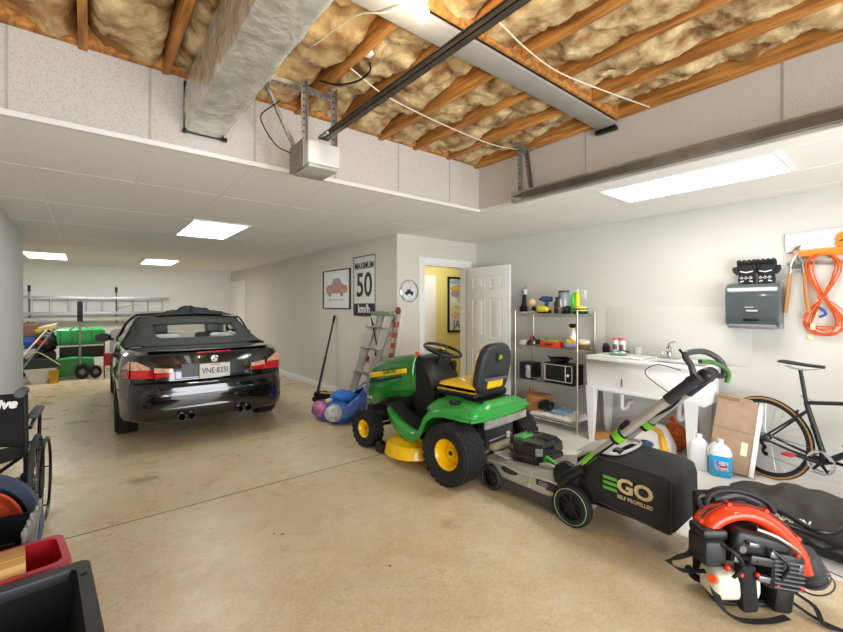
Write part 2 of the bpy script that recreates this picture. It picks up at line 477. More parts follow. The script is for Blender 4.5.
# steel beam
b = B().bb(XL, XS - .04, BY0 - .005, BY1 + .005, 2.83, 2.845, bev=.002).bb(XL, XS - .04, 1.565, 1.578, 2.845, 3.14).bb(XL, XS - .04, BY0 - .005, BY1 + .005, 3.14, 3.155)

one(b, 'steel_beam', mat('beam_grey', '#9b9893', 0.55, metal=0.0, var=0.06), 'grey painted steel beam crossing under the wooden joists', 'beam')
one(B().bb(XL, XS - .04, BY0 - .03, BY0 - .0055, 2.855, 3.15, bev=.003), 'wood_ledger', JW, 'brown wooden ledger board fixed along the near side of steel beam', 'board')
one(B().bb(XL, XS - .04, BY1 + .0055, BY1 + .03, 2.87, 3.15, bev=.003), 'wood_ledger', JW, 'brown wooden ledger board fixed along the far side of steel beam', 'board')
b = B().bb(XS - .05, XS - .002, BY0 + .01, BY1 + .03, 2.80, 2.83, bev=.002)
one(b, 'beam_bracket', BLACKM, 'small black bracket under the soffit end of the steel beam', 'bracket')

# ceiling light panels
DIFF = mat('light_diffuser', (1.0, 0.985, 0.95), 0.6, emit=PANEL_EMIT, var=0.0)
def panel(x, y, sx, sy, label):
    t = thing('ceiling_light', label, 'light', (x, y, H - .012), group='ceiling light panels')
    B().bb(.018, sx - .018, .018, sy - .018, -.002, .004).obj('diffuser', DIFF, t)
    f = B().bb(0, sx, 0, .018, -.006, .01).bb(0, sx, sy - .018, sy, -.006, .01).bb(0, .018, .018, sy - .018, -.006, .01).bb(sx - .018, sx, .018, sy - .018, -.006, .01)
    f.obj('frame', GRIDW, t)
panel(.91, 5.16, .61, 1.22, 'glowing white ceiling light panel nearest above the black convertible')
panel(.91, 10.04, .61, 1.22, 'small glowing ceiling light panel near the far wall, right one')
panel(-.92, 10.04, .61, 1.22, 'small glowing ceiling light panel at far left by the far wall')
panel(3.33, .62, .56, 1.15, 'large glowing ceiling light panel above the sink wall')

# door casing, open door slab, inner door, poster
C = B().bb(DX0 - .09, DX0, YD - .02, YD, 0, DT + .09, bev=.005).bb(DX1, DX1 + .09, YD - .02, YD, 0, DT + .09, bev=.005).bb(DX0 + .001, DX1 - .001, YD - .02, YD, DT, DT + .09, bev=.005)
C.bb(DX0, DX0 + .02, YD, YD + .12, 0, DT).bb(DX1 - .02, DX1, YD, YD + .12, 0, DT).bb(DX0 + .02, DX1 - .02, YD, YD + .12, DT - .02, DT)
struct(C, 'trim_11', BASE)
def door_slab(w, h, t, name, loc, rz, handle=True):
    b = B().bb(0, w, -t / 2, t / 2, 0.012, h, bev=.002)
    for x0, x1 in ((.11, w / 2 - .045), (w / 2 + .045, w - .11)):
        for z0, z1 in ((.2, .82), (.98, 1.58), (1.70, 1.90)):
            for sgn in (-1, 1):
                y = sgn * t / 2
                for a in ((x0, x1, z0, z0 + .02), (x0, x1, z1 - .02, z1), (x0, x0 + .02, z0, z1), (x1 - .02, x1, z0, z1)):
                    b.bb(a[0], a[1], y - .004, y + .004, a[2], a[3], bev=.003)
                b.bb(x0 + .05, x1 - .05, y - .005, y + .005, z0 + .05, z1 - .05, bev=.005)
    o = struct(b, name, BASE); o.location = loc; o.rotation_euler = (0, 0, R(rz))
    if handle:
        for sgn in (-1, 1):
            k = B().cyl((w - .07, sgn * t / 2, .95), (w - .07, sgn * (t / 2 + .04), .95), .012).ball((w - .07, sgn * (t / 2 + .055), .95), .026)
            k.obj('door_handle', ALU, o)
    return o
door_slab(.83, 2.03, .035, 'door_1', (4.50, 4.46, 0), -91)
for z in (.25, 1.05, 1.85):
    pass
# white door seen in the yellow room and white door far along the side wall
struct(B().bb(4.3, 5.08, 5.86, 5.9, 0, 2.03, bev=.004).bb(4.35, 5.03, 5.85, 5.86, .05, 1.96, bev=.004), 'door_2', BASE)
d = B().bb(XW - .03, XW, 11.36, 11.44, 0, 2.14, bev=.004).bb(XW - .03, XW, 12.56, 12.64, 0, 2.14, bev=.004).bb(XW - .03, XW, 11.44, 12.56, 2.06, 2.14, bev=.004)
struct(d, 'trim_12', BASE)
d3 = struct(B().bb(XW - .02, XW, 11.44, 12.56, .01, 2.06).bb(XW - .028, XW - .02, 11.6, 12.4, .2, .9, bev=.004).bb(XW - .028, XW - .02, 11.6, 12.4, 1.05, 1.9, bev=.004), 'door_3', BASE)
B().ball((XW - .06, 11.55, .98), .028).cyl((XW - .06, 11.55, .98), (XW - .02, 11.55, .98), .012).obj('door_handle', ALU, d3)
# ================================================================ recess fittings
# bare bulb
t = thing('light_bulb', 'bare glowing light bulb hanging by the steel beam above the opener rail', 'bulb', (1.13, 1.40, 2.83))
B().bb(-.06, .06, -.06, .13, 0, .02, bev=.004).obj('mounting_plate', WHITEP, t)
B().cyl((0, 0, 0), (0, 0, -.035), .045, .03, seg=20).obj('lamp_holder', WHITEP, t)
B().lathe([(.0, -.135), (.018, -.13), (.03, -.11), (.032, -.09), (.022, -.06), (.014, -.045), (.013, -.035)], seg=20).obj('glass_bulb', mat('bulb_glow', (1, .86, .62), .4, emit=35, var=0), t)
l = bpy.data.lights.new('bulb_light', 'POINT'); l.energy = BULB_POWER; l.color = (1, .86, .66); l.shadow_soft_size = .035
lo = bpy.data.objects.new('bulb_light', l); COL.objects.link(lo); lo.location = (1.13, 1.38, 2.63)

# insulated duct
FOIL = mat('duct_foil', '#c9cac2', 0.2, metal=0.55, col2='#eeede2', scale=9, bump=0.9, bscale=26, detail=6)
t = thing('air_duct', 'silver foil-wrapped rectangular air duct running along the joists', 'duct', (0, 0, 0))
def ductf(u, v):
    # u around the box, v along y
    y = lerp(-2.1, 2.93, v); w_, h_ = .115, .155; cx_, cz_ = .578, 2.703
    a = u * 4; k = int(min(a, 3.999)); f = a - k
    cs = [(-w_, -h_), (w_, -h_), (w_, h_), (-w_, h_)]
    p = Vector(cs[k]).lerp(Vector(cs[(k + 1) % 4]), f)
    r = 1 - .06 * abs(2 * f - 1) ** 6
    d = .010 * noise.noise(Vector((p.x * 9, y * 5, p.y * 9))) + .006 * noise.noise(Vector((p.x * 30, y * 14, p.y * 30)))
    return (cx_ + p.x * r * (1 + d * 6), y, cz_ + p.y * r * (1 + d * 3))
B().grid(ductf, 40, 150).obj('foil_wrap', FOIL, t, ang=70)
e = B()
for z in (2.548, 2.852): e.bb(.465, .69, 2.915, 2.93, z - .006, z + .006)
e.bb(.463, .475, 2.915, 2.93, 2.548, 2.852).bb(.681, .693, 2.915, 2.93, 2.548, 2.852).bb(.455, .475, 2.90, 2.928, 2.535, 2.555).bb(.685, .71, 2.90, 2.928, 2.535, 2.555)
e.obj('end_collar', BLACKM, t)
B().grid(lambda u, v: (lerp(.47, .686, u), 2.925, lerp(2.555, 2.85, v)), 4, 4).obj('end_panel', FOIL, t)
# garage door opener
GRAYB = mat('opener_grey', '#c6c6c2', 0.4, metal=0.1, var=0.05)
t = thing('door_opener', 'grey garage door opener motor hung from perforated brackets', 'door opener', (1.15, 2.50, 2.32))
B().box((-.01, 0, .08), (.22, .27, .145), bev=.02).obj('housing', GRAYB, t)
B().box((-.01, 0, .0), (.20, .25, .02), bev=.006).obj('lens_cover', mat('opener_lens', '#a9aaa2', .3, var=.03), t)
b = B().box((-.125, .02, .08), (.012, .22, .17), bev=.003); b.box((-.132, .06, .10), (.006, .05, .06))
b.obj('terminal_panel', mat('opener_panel', '#8d8780', .5), t)
def angle_iron(p0, p1, m, par, name='perforated_strap', w_=.016):
    p0, p1 = Vector(p0), Vector(p1); d = (p1 - p0); L_ = d.length
    q = d.to_track_quat('Z', 'Y').to_matrix().to_4x4(); q.translation = p0
    b = B().bb(-w_, w_, -.0015, .0015, 0, L_, mi=0).bb(-w_, -w_ + .003, 0, .03, 0, L_, mi=0)
    k = .03
    while k < L_ - .02:
        b.cyl((0, -.003, k), (0, .003, k), .006, seg=8, mi=1); k += .04
    b.xf(q)
    return b.obj(name, [m, BLACKM], par)
angle_iron((-.11, -.05, .15), (-.11, -.05, .54), STEEL, t)
angle_iron((.09, -.05, .15), (.09, -.05, .54), STEEL, t)
angle_iron((-.11, .1, .15), (-.30, .12, .535), STEEL, t)
angle_iron((-.30, .05, .525), (.15, .05, .525), STEEL, t)
B().tube([(-.15, .06, .11), (-.24, .05, .13), (-.31, .06, .22), (-.33, .07, .30), (-.26, .08, .38), (-.20, .1, .44)], .004, seg=6, smooth=6).obj('wire', BLACKM, t)
B().tube([(.0, -.05, .57), (.05, -.2, .5), (.13, -.3, .51), (.15, -.40, .53), (.12, -.45, .548)], .006, seg=6, smooth=6).obj('power_cable', BLACKM, t)
t = thing('opener_rail', 'long dark metal opener rail running from motor toward the camera', 'rail', (1.14, 0, 0))
b = B().bb(-.017, .017, -2.0, 2.36, 2.485, 2.489).bb(-.017, -.014, -2.0, 2.36, 2.485, 2.515).bb(.014, .017, -2.0, 2.36, 2.485, 2.515).bb(-.023, -.014, -2.0, 2.36, 2.512, 2.516).bb(.014, .023, -2.0, 2.36, 2.512, 2.516)
b.obj('channel', DARKST, t)
B().tube([(0, -2.0, 2.5), (0, 2.36, 2.5)], .006, seg=6).obj('chain', STEEL, t)
B().box((0, 2.33, 2.5), (.07, .12, .02), bev=.004).obj('rail_bracket', STEEL, t)
b = one(B().box((1.26, 2.02, 2.93), (.10, .06, .09), bev=.008).box((1.26, 1.985, 2.93), (.05, .012, .05), bev=.003), 'ceiling_outlet', WHITEP, 'white electrical outlet box on a joist above the opener', 'outlet')

# overhead door track
t = thing('overhead_door_track', 'long galvanised overhead garage door track beside the right soffit', 'track', (2.92, 0, -.068))
b = B()
y0, y1 = -2.2, 2.33
for dz in (0, .052):
    b.bb(-.03, .03, y0, y1, 2.435 + dz, 2.438 + dz).bb(-.03, -.027, y0, y1, 2.435 + dz, 2.462 + dz).bb(.027, .03, y0, y1, 2.435 + dz, 2.48 + dz)
    b.tube([(-.030, y0, 2.463 + dz), (-.030, y1, 2.463 + dz)], .006, seg=8)
b.obj('track', mat('track_steel', '#a29e97', .5, metal=.3, var=.15, scale=8), t)
B().bb(-.06, -.056, -2.2, 2.2, 2.44, 2.49).bb(-.06, -.03, -2.2, 2.2, 2.49, 2.493).obj('reinforcing_angle', DARKST, t)
angle_iron((.0, 2.27, 2.49), (.0, 2.27, 2.93), STEEL, t, 'hanger_strap')
angle_iron((.05, 2.18, 2.49), (.10, 2.28, 2.92), STEEL, t, 'hanger_strap')
b = B().bb(-.12, .17, 2.25, 2.28, 2.913, 2.93); b.obj('hanger_plate', STEEL, t)
# strung cables
CABLE = mat('cable_white', '#d8cdb8', .6)
one(B().tube([(1.56, 1.34, 2.855), (1.85, 1.38, 2.845), (2.18, 1.395, 2.845), (2.6, 1.33, 2.845), (3.08, 1.26, 2.862)], .0045, seg=6, smooth=8), 'ceiling_cable', CABLE, 'pale cable strung under the joists near the right soffit', 'cable')
one(B().tube([(1.2, 2.15, 2.855), (1.51, 2.256, 2.84), (1.95, 2.32, 2.835), (2.45, 2.36, 2.835), (2.78, 2.36, 2.84), (3.05, 2.31, 2.86)], .0045, seg=6, smooth=8), 'ceiling_cable', CABLE, 'thin pale cable sagging beyond the steel beam toward the soffit corner', 'cable')
one(B().tube([(1.12, 1.47, 2.80), (1.06, 1.6, 2.815), (1.0, 1.75, 2.855), (.95, 2.1, 2.868)], .004, seg=6, smooth=8), 'ceiling_cable', CABLE, 'short white cable leading from the bulb along the joists', 'cable')

# ================================================================ the black convertible
PAINT = mat('car_paint_black', '#0b0c0d', 0.12, var=0.05, coat=1.0)
SOFTTOP = mat('soft_top', '#303331', 0.85, var=0.1, scale=20, bump=0.2, bscale=300)
GLASSD = mat('car_glass', '#dfe8e4', 0.03, trans=1.0, var=0.0, ior=1.02, spec=0.6)
TRIMB = mat('car_trim_black', '#101112', 0.5, var=0.1)
LEATH = mat('grey_leather', '#a9aeaa', 0.6, var=0.05)
REDL = mat('tail_red', '#c40d14', 0.12, var=0.1, coat=1.0)
REDL.node_tree.nodes['Principled BSDF'].inputs['Emission Strength'].default_value = 0.0
ORL = mat('tail_clear', '#d8a98a', 0.12, var=0.25, scale=30, coat=1.0)
car = thing('car', 'black soft-top convertible parked with its rear facing the camera', 'car', (1.125, 5.91, 0), -1.2)
ST = [  # y, half width, bottom z, shoulder z, top z
    (-.935, .62, .39, .49, .52), (-.93, .71, .32, .58, .60), (-.90, .765, .27, .615, .635), (-.86, .795, .25, .635, .652), (-.838, .802, .25, .645, .66),
    (-.825, .775, .25, .855, .915), (-.80, .778, .25, .89, .955), (-.77, .785, .245, .90, .967), (-.70, .80, .24, .91, .962), (-.5, .848, .22, .92, .968), (-.25, .875, .20, .93, .972), (0, .884, .18, .93, .978),
    (.4, .884, .18, .925, .975), (1.0, .880, .17, .915, .97), (1.7, .878, .17, .90, .96), (2.05, .878, .17, .88, .955), (2.3, .878, .18, .86, .93), (2.73, .876, .19, .82, .87), (3.1, .865, .2, .76, .80), (3.35, .84, .2, .68, .72), (3.5, .80, .22, .60, .64), (3.56, .74, .3, .52, .54)]
def warp(x, y):
    k = 0
    if y < -.45: k = .24 * (abs(x) / .88) ** 3.0 * min(1, (-.45 - y) / .4)
    if y > 2.9: k = -.30 * (abs(x) / .88) ** 2.4 * min(1, (y - 2.9) / .5)
    return y + k
def ring(y, wd, zb, zs, zt):
    half = [(0, zb - .01), (wd * .8, zb - .01), (wd - .035, zb + .01), (wd - .01, zb + .06), (wd, lerp(zb, zs, .4)), (wd, lerp(zb, zs, .62)), (wd - .004, lerp(zb, zs, .66)), (wd - .018, lerp(zb, zs, .84)),
            (wd - .045, zs - .004), (wd - .085, lerp(zs, zt, .55)), (wd - .18, lerp(zs, zt, .86)), (wd - .4, lerp(zs, zt, .97)), (0, zt)]
    pts = half + [(-a, b) for a, b in half[-2:0:-1]]
    return [(x, warp(x, y), z) for x, z in pts]
body = B().loft([ring(*s) for s in ST]).obj('body', PAINT, car, ang=42)
arch = B()
for y in (0, 2.73):
    for sx in (-1, 1):
        arch.cyl((sx * .60, y, .335), (sx * 1.0, y, .335), .352, seg=40)
cut(body, arch)
# rear face depth at a height on the upper tail
def yr(x, z):
    return warp(x, interp([(.27, -.90), (.39, -.933), (.52, -.935), (.60, -.925), (.635, -.89), (.66, -.838), (.915, -.825), (.955, -.80), (.967, -.77)], z))
def patch(name, xs, zlo, zhi, m, th=.012, dy=0.0, par=None, nz_=5):
    n = 12; b = B(); X = [lerp(xs[0], xs[1], i / n) for i in range(n + 1)]
    rows = []
    for sgn in (1, 0):
        rows.append([[(x, yr(x, lerp(zlo(x), zhi(x), k / nz_)) - dy - (th if sgn else -.006), lerp(zlo(x), zhi(x), k / nz_)) for k in range(nz_ + 1)] for x in X])
    secs = []
    for i in range(n + 1):
        secs.append(rows[0][i] + rows[1][i][::-1])
    b.loft(secs)
    return b.obj(name, m, par or car, ang=50)
for s in (-1, 1):
    tl = patch('tail_light', (s * .765, s * .575), lambda x: .70, lambda x: .785, REDL, th=.012)
    patch('lens', (s * .765, s * .60), lambda x: .788, lambda x: lerp(.88, .81, max(0, min(1, (.72 - abs(x)) / .12))), ORL, th=.012, par=tl)
    patch('lens', (s * .567, s * .39), lambda x: lerp(.70, .712, (.57 - abs(x)) / .18), lambda x: lerp(.752, .742, (.57 - abs(x)) / .18), REDL, th=.012, par=tl)
    patch('lens', (s * .567, s * .40), lambda x: lerp(.756, .746, (.57 - abs(x)) / .18), lambda x: lerp(.81, .79, (.57 - abs(x)) / .18), ORL, th=.012, par=tl)
    def sidex(y): return interp([(q[0], q[1]) for q in ST[5:]], y) + .004
    def sl(u, v, z0, z1, sh):
        yy = lerp(-.80, -.60, u); return (s * (sidex(yy) - .002 - .03 * max(0, (lerp(z0, z1, v) - .80)) ), warp(sidex(yy), yy), lerp(z0, lerp(z1, z1 - sh, u), v))
    solid(B().grid(lambda u, v: sl(u, v, .70, .785, .03), 8, 3).obj('lens', REDL, tl), .012, 0)
    solid(B().grid(lambda u, v: sl(u, v, .788, .88, .07), 8, 3).obj('lens', ORL, tl), .012, 0)
# seams, rubbing strip, plate recess
patch('bumper_strip', (-.70, .70), lambda x: .535, lambda x: .552, mat('bumper_strip_gloss', '#1a1b1c', .2, coat=1), th=.007)
patch('trunk_seam', (-.38, .38), lambda x: .672, lambda x: .678, TRIMB, th=.004)
patch('plate_recess', (-.32, .32), lambda x: .69, lambda x: .83, mat('recess_black', '#060606', .35), th=.003)
for s in (-1, 1):
    patch('trunk_seam', (s * .377, s * .383), lambda x: .67, lambda x: .93, TRIMB, th=.004)
    patch('reflector', (s * .42, s * .60), lambda x: .565, lambda x: .58, mat('dark_reflector', '#2a0808', .2, coat=1), th=.004)
pl_ = B().box((0, -.865, .748), (.31, .012, .152), bev=.006).obj('licence_plate', mat('plate_white', '#e3ded2', .45, var=.05), car)
PB = mat('plate_blue', '#2d3a60', .5)
text('VNE·835I', .088, face_mat((0, -.8735, .744), (1, 0, 0), (0, 0, 1)), PB, pl_, 'plate_lettering', bold=.001, sx=.78)
text('ONTARIO', .022, face_mat((0, -.8735, .808), (1, 0, 0), (0, 0, 1)), PB, pl_, 'plate_lettering')
# round badge
bd = B().lathe([(0, .012), (.030, .012), (.041, .008), (.043, 0)], (0, -.842, .875), 'Y', 28, M=Matrix.Diagonal((1, -1, 1, 1))).obj('badge', CHROME, car)
q = B()
for k, mi in ((0, 0), (1, 1), (2, 0), (3, 1)):
    pts = [(0, 0)] + [(.026 * math.cos(k * PI / 2 + a * PI / 12), .026 * math.sin(k * PI / 2 + a * PI / 12)) for a in range(7)]
    q.prism([(x, z + .875) for x, z in pts], -.8555, -.8545, 'XZ', mi=mi)
q.obj('emblem', [mat('emblem_blue', '#2f6fc0', .3), WHITEP], bd)
# third brake light, lip
B().box((0, -.80, .945), (.34, .03, .012), rot=(-25, 0, 0), bev=.004).obj('brake_light', REDL, car)
lip = B().grid(lambda u, v: (lerp(-.62, .62, u), warp(lerp(-.62, .62, u), -.80 + .10 * v) , .958 + .022 * math.sin(min(1, 1.3 * (1 - v)) * PI * .6) + .004), 24, 6)
solid(lip.obj('trunk_lip', PAINT, car), .01)
# diffuser and exhausts
B().box((0, -.84, .30), (.8, .04, .06), bev=.015).obj('diffuser', TRIMB, car)
for x in (-.335, -.245, .245, .335):
    B().lathe([(.030, .12), (.036, 0), (.041, -.004), (.042, .01), (.041, .14)], (x, -.955, .295), 'Y', 20).obj('exhaust_tip', mat('exhaust_chrome', '#8f9092', .15, metal=1), car)
# soft top
TS = [(-.08, .58, .962), (.0, .60, 1.0), (.12, .615, 1.085), (.30, .62, 1.165), (.48, .62, 1.225), (.62, .61, 1.265), (.85, .595, 1.30), (1.2, .58, 1.318), (1.5, .575, 1.31), (1.62, .565, 1.30)]
def topf(a, v):
    y = lerp(TS[0][0], TS[-1][0], v)
    hw = interp([(s[0], s[1]) for s in TS], y); zt = interp([(s[0], s[2]) for s in TS], y)
    base = (.79, .955)
    # a in -1..1 across; |a|<.7 roof crown, outside: sides
    s = abs(a); sg = 1 if a >= 0 else -1
    crown = .028 if y > .5 else .028 * max(0, (y + .08) / .58)
    if s < .72:
        k = s / .72; x = hw * k; z = zt - crown * k * k; y2 = y + .07 * k * k * (1 if y < .5 else max(0, 1 - (y - .5)))
    else:
        k = (s - .72) / .28
        x = lerp(hw, base[0], k ** 1.15); z = lerp(zt - crown, base[1], k); z += .02 * math.sin(k * PI); y2 = y + .07 * (1 if y < .5 else max(0, 1 - (y - .5)))
        y2 = lerp(y2, y2 + (.10 if y < .45 else 0) * (0), k)
    return (sg * x, y2, z)
def skipw(u, v):
    a = abs(2 * u - 1); y = lerp(TS[0][0], TS[-1][0], v)
    if a < .56 and .06 < y < .46: return True
    if a > .80 and y > .62: return True
    return False
top = B().grid(lambda u, v: topf(2 * u - 1, v), 50, 68, skip=skipw).obj('soft_top', SOFTTOP, car, ang=60)
solid(top, .018, 1)
win = B().grid(lambda u, v: topf((2 * u - 1) * .56, lerp((.06 - TS[0][0]) / 1.70, (.46 - TS[0][0]) / 1.70, v)), 20, 8).obj('rear_window', GLASSD, car, ang=60)
fr = []
for k in range(60):
    th = 2 * PI * k / 60; c, s = math.cos(th), math.sin(th)
    u = .56 * (abs(c) ** .25) * (1 if c > 0 else -1); yy = .26 + .20 * (abs(s) ** .25) * (1 if s > 0 else -1)
    p = Vector(topf(u, (yy - TS[0][0]) / 1.70)); fr.append((p.x, p.y - .006, p.z + .004))
B().tube(fr, .011, seg=6, closed=True).obj('window_seal', TRIMB, win)
for s in (-1, 1):
    # side windows, pillars
    g_ = B().grid(lambda u, v: (s * lerp(.80, lerp(.60, .60, v), v ** .9), lerp(lerp(.66, .72, v), lerp(2.12, 1.60, v), u), lerp(.95, 1.305, v)), 10, 6).obj('side_window', GLASSD, car)
    B().tube([(s * .80, 2.22, .93), (s * .70, 1.88, 1.20), (s * .58, 1.62, 1.325)], [.028, .022, .02], seg=8, smooth=5).obj('windshield_pillar', PAINT, car)
    B().tube([(s * .81, .60, .955), (s * .66, .66, 1.25), (s * .605, .72, 1.31)], .014, seg=6, smooth=5).obj('window_trim', TRIMB, car)
    # mirror
    mr = B().ball((s * .985, 1.78, 1.0), (.10, .055, .062), seg=20).obj('side_mirror', mat('mirror_cap', '#101216', .45), car)
    B().box((s * .90, 1.80, .965), (.10, .04, .03), bev=.012).obj('mirror_arm', TRIMB, mr)
    B().grid(lambda u, v: (s * 1.0 + lerp(-.075, .075, u), 1.722, 1.0 + lerp(-.045, .045, v)), 2, 2).obj('mirror_glass', mat('mirror_dark_reflection', '#1c2026', .5), mr)  # matte pane, the mirror's dark reflection is put into its colour
    # door seam, handle, side skirt
    B().box((s * .887, 1.02, .58), (.004, .008, .62)).obj('door_seam', TRIMB, car)
    B().box((s * .886, 1.18, .80), (.03, .17, .028), bev=.01).obj('door_handle', PAINT, car)
    B().tube([(s * .86, -.42, .55), (s * .888, .0, .545), (s * .892, 1.3, .52), (s * .885, 2.3, .50)], .006, seg=6).obj('rub_strip', TRIMB, car)
    # head lights
    B().ball((s * .62, 3.22, .66), (.17, .10, .07), seg=16).obj('head_light', GLASSD, car)
B().grid(lambda u, v: (lerp(-1, 1, u) * lerp(.79, .585, v), lerp(2.26, 1.63, v) + .05 * (1 - (2 * u - 1) ** 2), lerp(.945, 1.32, v)), 12, 6).obj('windshield', GLASSD, car)
B().tube([(-.57, 1.62, 1.327), (0, 1.66, 1.345), (.57, 1.62, 1.327)], .02, seg=8, smooth=5).obj('windshield_header', TRIMB, car)
# fuel cap ring, interior, grille, wheels
for x in (-.37, .37):
    st = B().box((x, 1.18, .78), (.48, .14, .50), rot=(-14, 0, 0), bev=.05, seg=3).box((x, 1.42, .55), (.48, .5, .14), bev=.05, seg=3).obj('front_seat', LEATH, car)
    B().box((x, 1.10, 1.10), (.26, .10, .17), rot=(-10, 0, 0), bev=.04, seg=3).obj('headrest', LEATH, st)
for x in (-.33, .33):
    B().box((x, .42, 1.02), (.30, .08, .13), rot=(-18, 0, 0), bev=.035, seg=3).obj('headrest', LEATH, car)
B().box((0, .50, .82), (1.28, .14, .34), rot=(-18, 0, 0), bev=.05, seg=3).obj('rear_bench', LEATH, car)
B().box((0, .2, .955), (1.25, .36, .03), bev=.01).obj('parcel_shelf', TRIMB, car)
B().box((0, 2.0, .88), (1.4, .3, .12), bev=.04, seg=3).obj('dashboard', TRIMB, car)
B().tube([(-.37 + .18 * math.cos(a * PI / 10), 1.83 + .06 * math.sin(a * PI / 10), .93 + .17 * math.sin(a * PI / 10)) for a in range(20)], .014, seg=8, closed=True).obj('steering_wheel', TRIMB, car)
for x in (-.12, .12):
    B().box((x, 3.575, .55), (.19, .04, .1), bev=.03).obj('grille', CHROME, car)
TIREM = mat('car_tire', '#1a1a1a', .8, var=.2, bump=.25, bscale=120)
RIMM = mat('car_rim', '#8e9092', .25, metal=.85, var=.05)
def wheel(name, c, r, w_, par, out, spokes=10, rimr=.66, tm=TIREM, rm=RIMM):
    hw = w_ / 2
    t_ = B().lathe([(rimr * r, -hw * .86), (r * .82, -hw), (r * .95, -hw * .96), (r * .99, -hw * .78), (r, -hw * .5), (r, hw * .5), (r * .99, hw * .78), (r * .95, hw * .96), (r * .82, hw), (rimr * r, hw * .86), (rimr * r, -hw * .86)], c, 'X', 48).obj(name, tm, par)
    rb = B().lathe([(rimr * r, -hw * .86), (rimr * r * .93, -hw * .5), (rimr * r * .93, hw * .5), (rimr * r * 1.01, hw * .86), (rimr * r * .93, hw * .8)], c, 'X', 40)
    o_ = hw * .62 * out
    rb.lathe([(0, o_ + .012 * out), (.05 * r / .32, o_ + .01 * out), (.06 * r / .32, o_ - .03 * out)], c, 'X', 20)
    for k in range(spokes):
        a = 2 * PI * k / spokes
        p0 = Vector((c[0] + o_, c[1] + .03 * math.cos(a), c[2] + .03 * math.sin(a)))
        p1 = Vector((c[0] + o_ + .01 * out, c[1] + rimr * r * .96 * math.cos(a), c[2] + rimr * r * .96 * math.sin(a)))
        rb.tube([p0, p1], [.017 * r / .32, .012 * r / .32], seg=6)
    rb.obj('rim', rm, t_)
    B().cyl((c[0] - .01 * out, c[1], c[2]), (c[0] + .01 * out, c[1], c[2]), r * .5, seg=24).obj('brake_disc', DARKST, t_)
    return t_
for y in (0, 2.73):
    for s in (-1, 1):
        wheel('wheel', (s * .775, y, .324), .324, .225, car, s)
        B().lathe([(.345, -.10), (.345, .09), (.05, .088)], (s * .76, y, .335), 'X', 32, M=Matrix.Diagonal((-s, 1, 1, 1))).obj('wheel_liner', TRIMB, car)
B().bb(-.66, .66, -.5, 3.2, .18, .24).obj('underbody', TRIMB, car)
# crumpled black cover lying on the roof
def cover(u, v):
    x = lerp(-.50, .50, u); y = lerp(-.30, .30, v); e = math.sin(PI * u) ** .55 * math.sin(PI * v) ** .5
    n_ = noise.noise(Vector((x * 6, y * 6, 1))) + .7 * noise.noise(Vector((x * 15, y * 15, 5)))
    hump = .75 + .5 * math.exp(-((x - .02) / .22) ** 2)
    return (x + .05 * noise.noise(Vector((u * 5, v * 5, 9))), y + .05 * noise.noise(Vector((u * 5, v * 5, 19))), .012 - .028 * (abs(x) / .5) ** 2 + e * hump * max(.02, .075 + .06 * n_))
cb = B().grid(cover, 54, 38)
c_ = one(cb, 'crumpled_cover', mat('cover_black', '#23282a', .8, var=.2, bump=.3, bscale=90), 'crumpled dark cover lying in a heap on the convertible roof', 'cover', (1.25, 7.05, 1.332), 0, ang=70)
solid(c_, .006, 1)
# ================================================================ the garden tractor
GREEN = mat('tractor_green', '#1f7a2c', 0.25, var=0.08, coat=0.8)
GREENL = mat('tractor_green_fender', '#2f9a3c', 0.35, var=0.06, coat=0.4)
YEL2 = mat('tractor_yellow', '#f3c300', 0.32, var=0.05, coat=0.4)
TIRET = mat('turf_tire', '#1d1d1e', .82, var=.25, bump=.2, bscale=80)
t = thing('lawn_tractor', 'green and yellow ride-on lawn tractor with black seat back', 'lawn tractor', (2.755, 2.53, 0), 5)
def turf_tire(c, r, w_, out, rimr, treads, par):
    hw = w_ / 2
    b = B().lathe([(rimr, -hw * .7), (r * .72, -hw * .95), (r * .86, -hw), (r * .95, -hw * .9), (r * .985, -hw * .6), (r * .985, hw * .6), (r * .95, hw * .9), (r * .86, hw), (r * .72, hw * .95), (rimr, hw * .7)], c, 'X', 44)
    rows = 7
    for k in range(treads):
        for q in range(rows):
            a = 2 * PI * (k + .5 * (q % 2)) / treads
            xo = (q - (rows - 1) / 2) * w_ / rows
            rr = r * (.985 if abs(xo) < hw * .62 else .955)
            b.box((0, 0, 0), (w_ / rows * .72, 2 * PI * r / treads * .62, .008), mi=0)
            M = Matrix.Translation((c[0] + xo, c[1] + rr * math.cos(a), c[2] + rr * math.sin(a))) @ Matrix.Rotation(a - PI / 2, 4, 'X')
            for i in range(len(b.v) - 8, len(b.v)): b.v[i] = tuple(M @ Vector(b.v[i]))
    o = b.obj('tire', TIRET, par)
    x0 = c[0]
    rim = B().lathe([(.0, hw * .25), (r * .16, hw * .28), (r * .17, hw * .1), (rimr * .78, -hw * .05), (rimr * .86, hw * .5), (rimr * 1.02, hw * .72), (rimr * 1.04, hw * .6), (rimr * .9, -hw * .5), (rimr * 1.0, -hw * .7)], c, 'X', 36, M=Matrix.Diagonal((out, 1, 1, 1)))
    rim.obj('rim', YEL2, o)
    B().lathe([(0, hw * .34), (r * .075, hw * .32), (r * .08, hw * .2)], c, 'X', 16, M=Matrix.Diagonal((out, 1, 1, 1))).obj('hub_cap', BLACKP, o)
    return o
for s in (-1, 1):
    turf_tire((s * .405, 0, .252), .252, .25, s, .125, 26, t)
    turf_tire((s * .36, 1.24, .185), .185, .155, s, .09, 20, t)
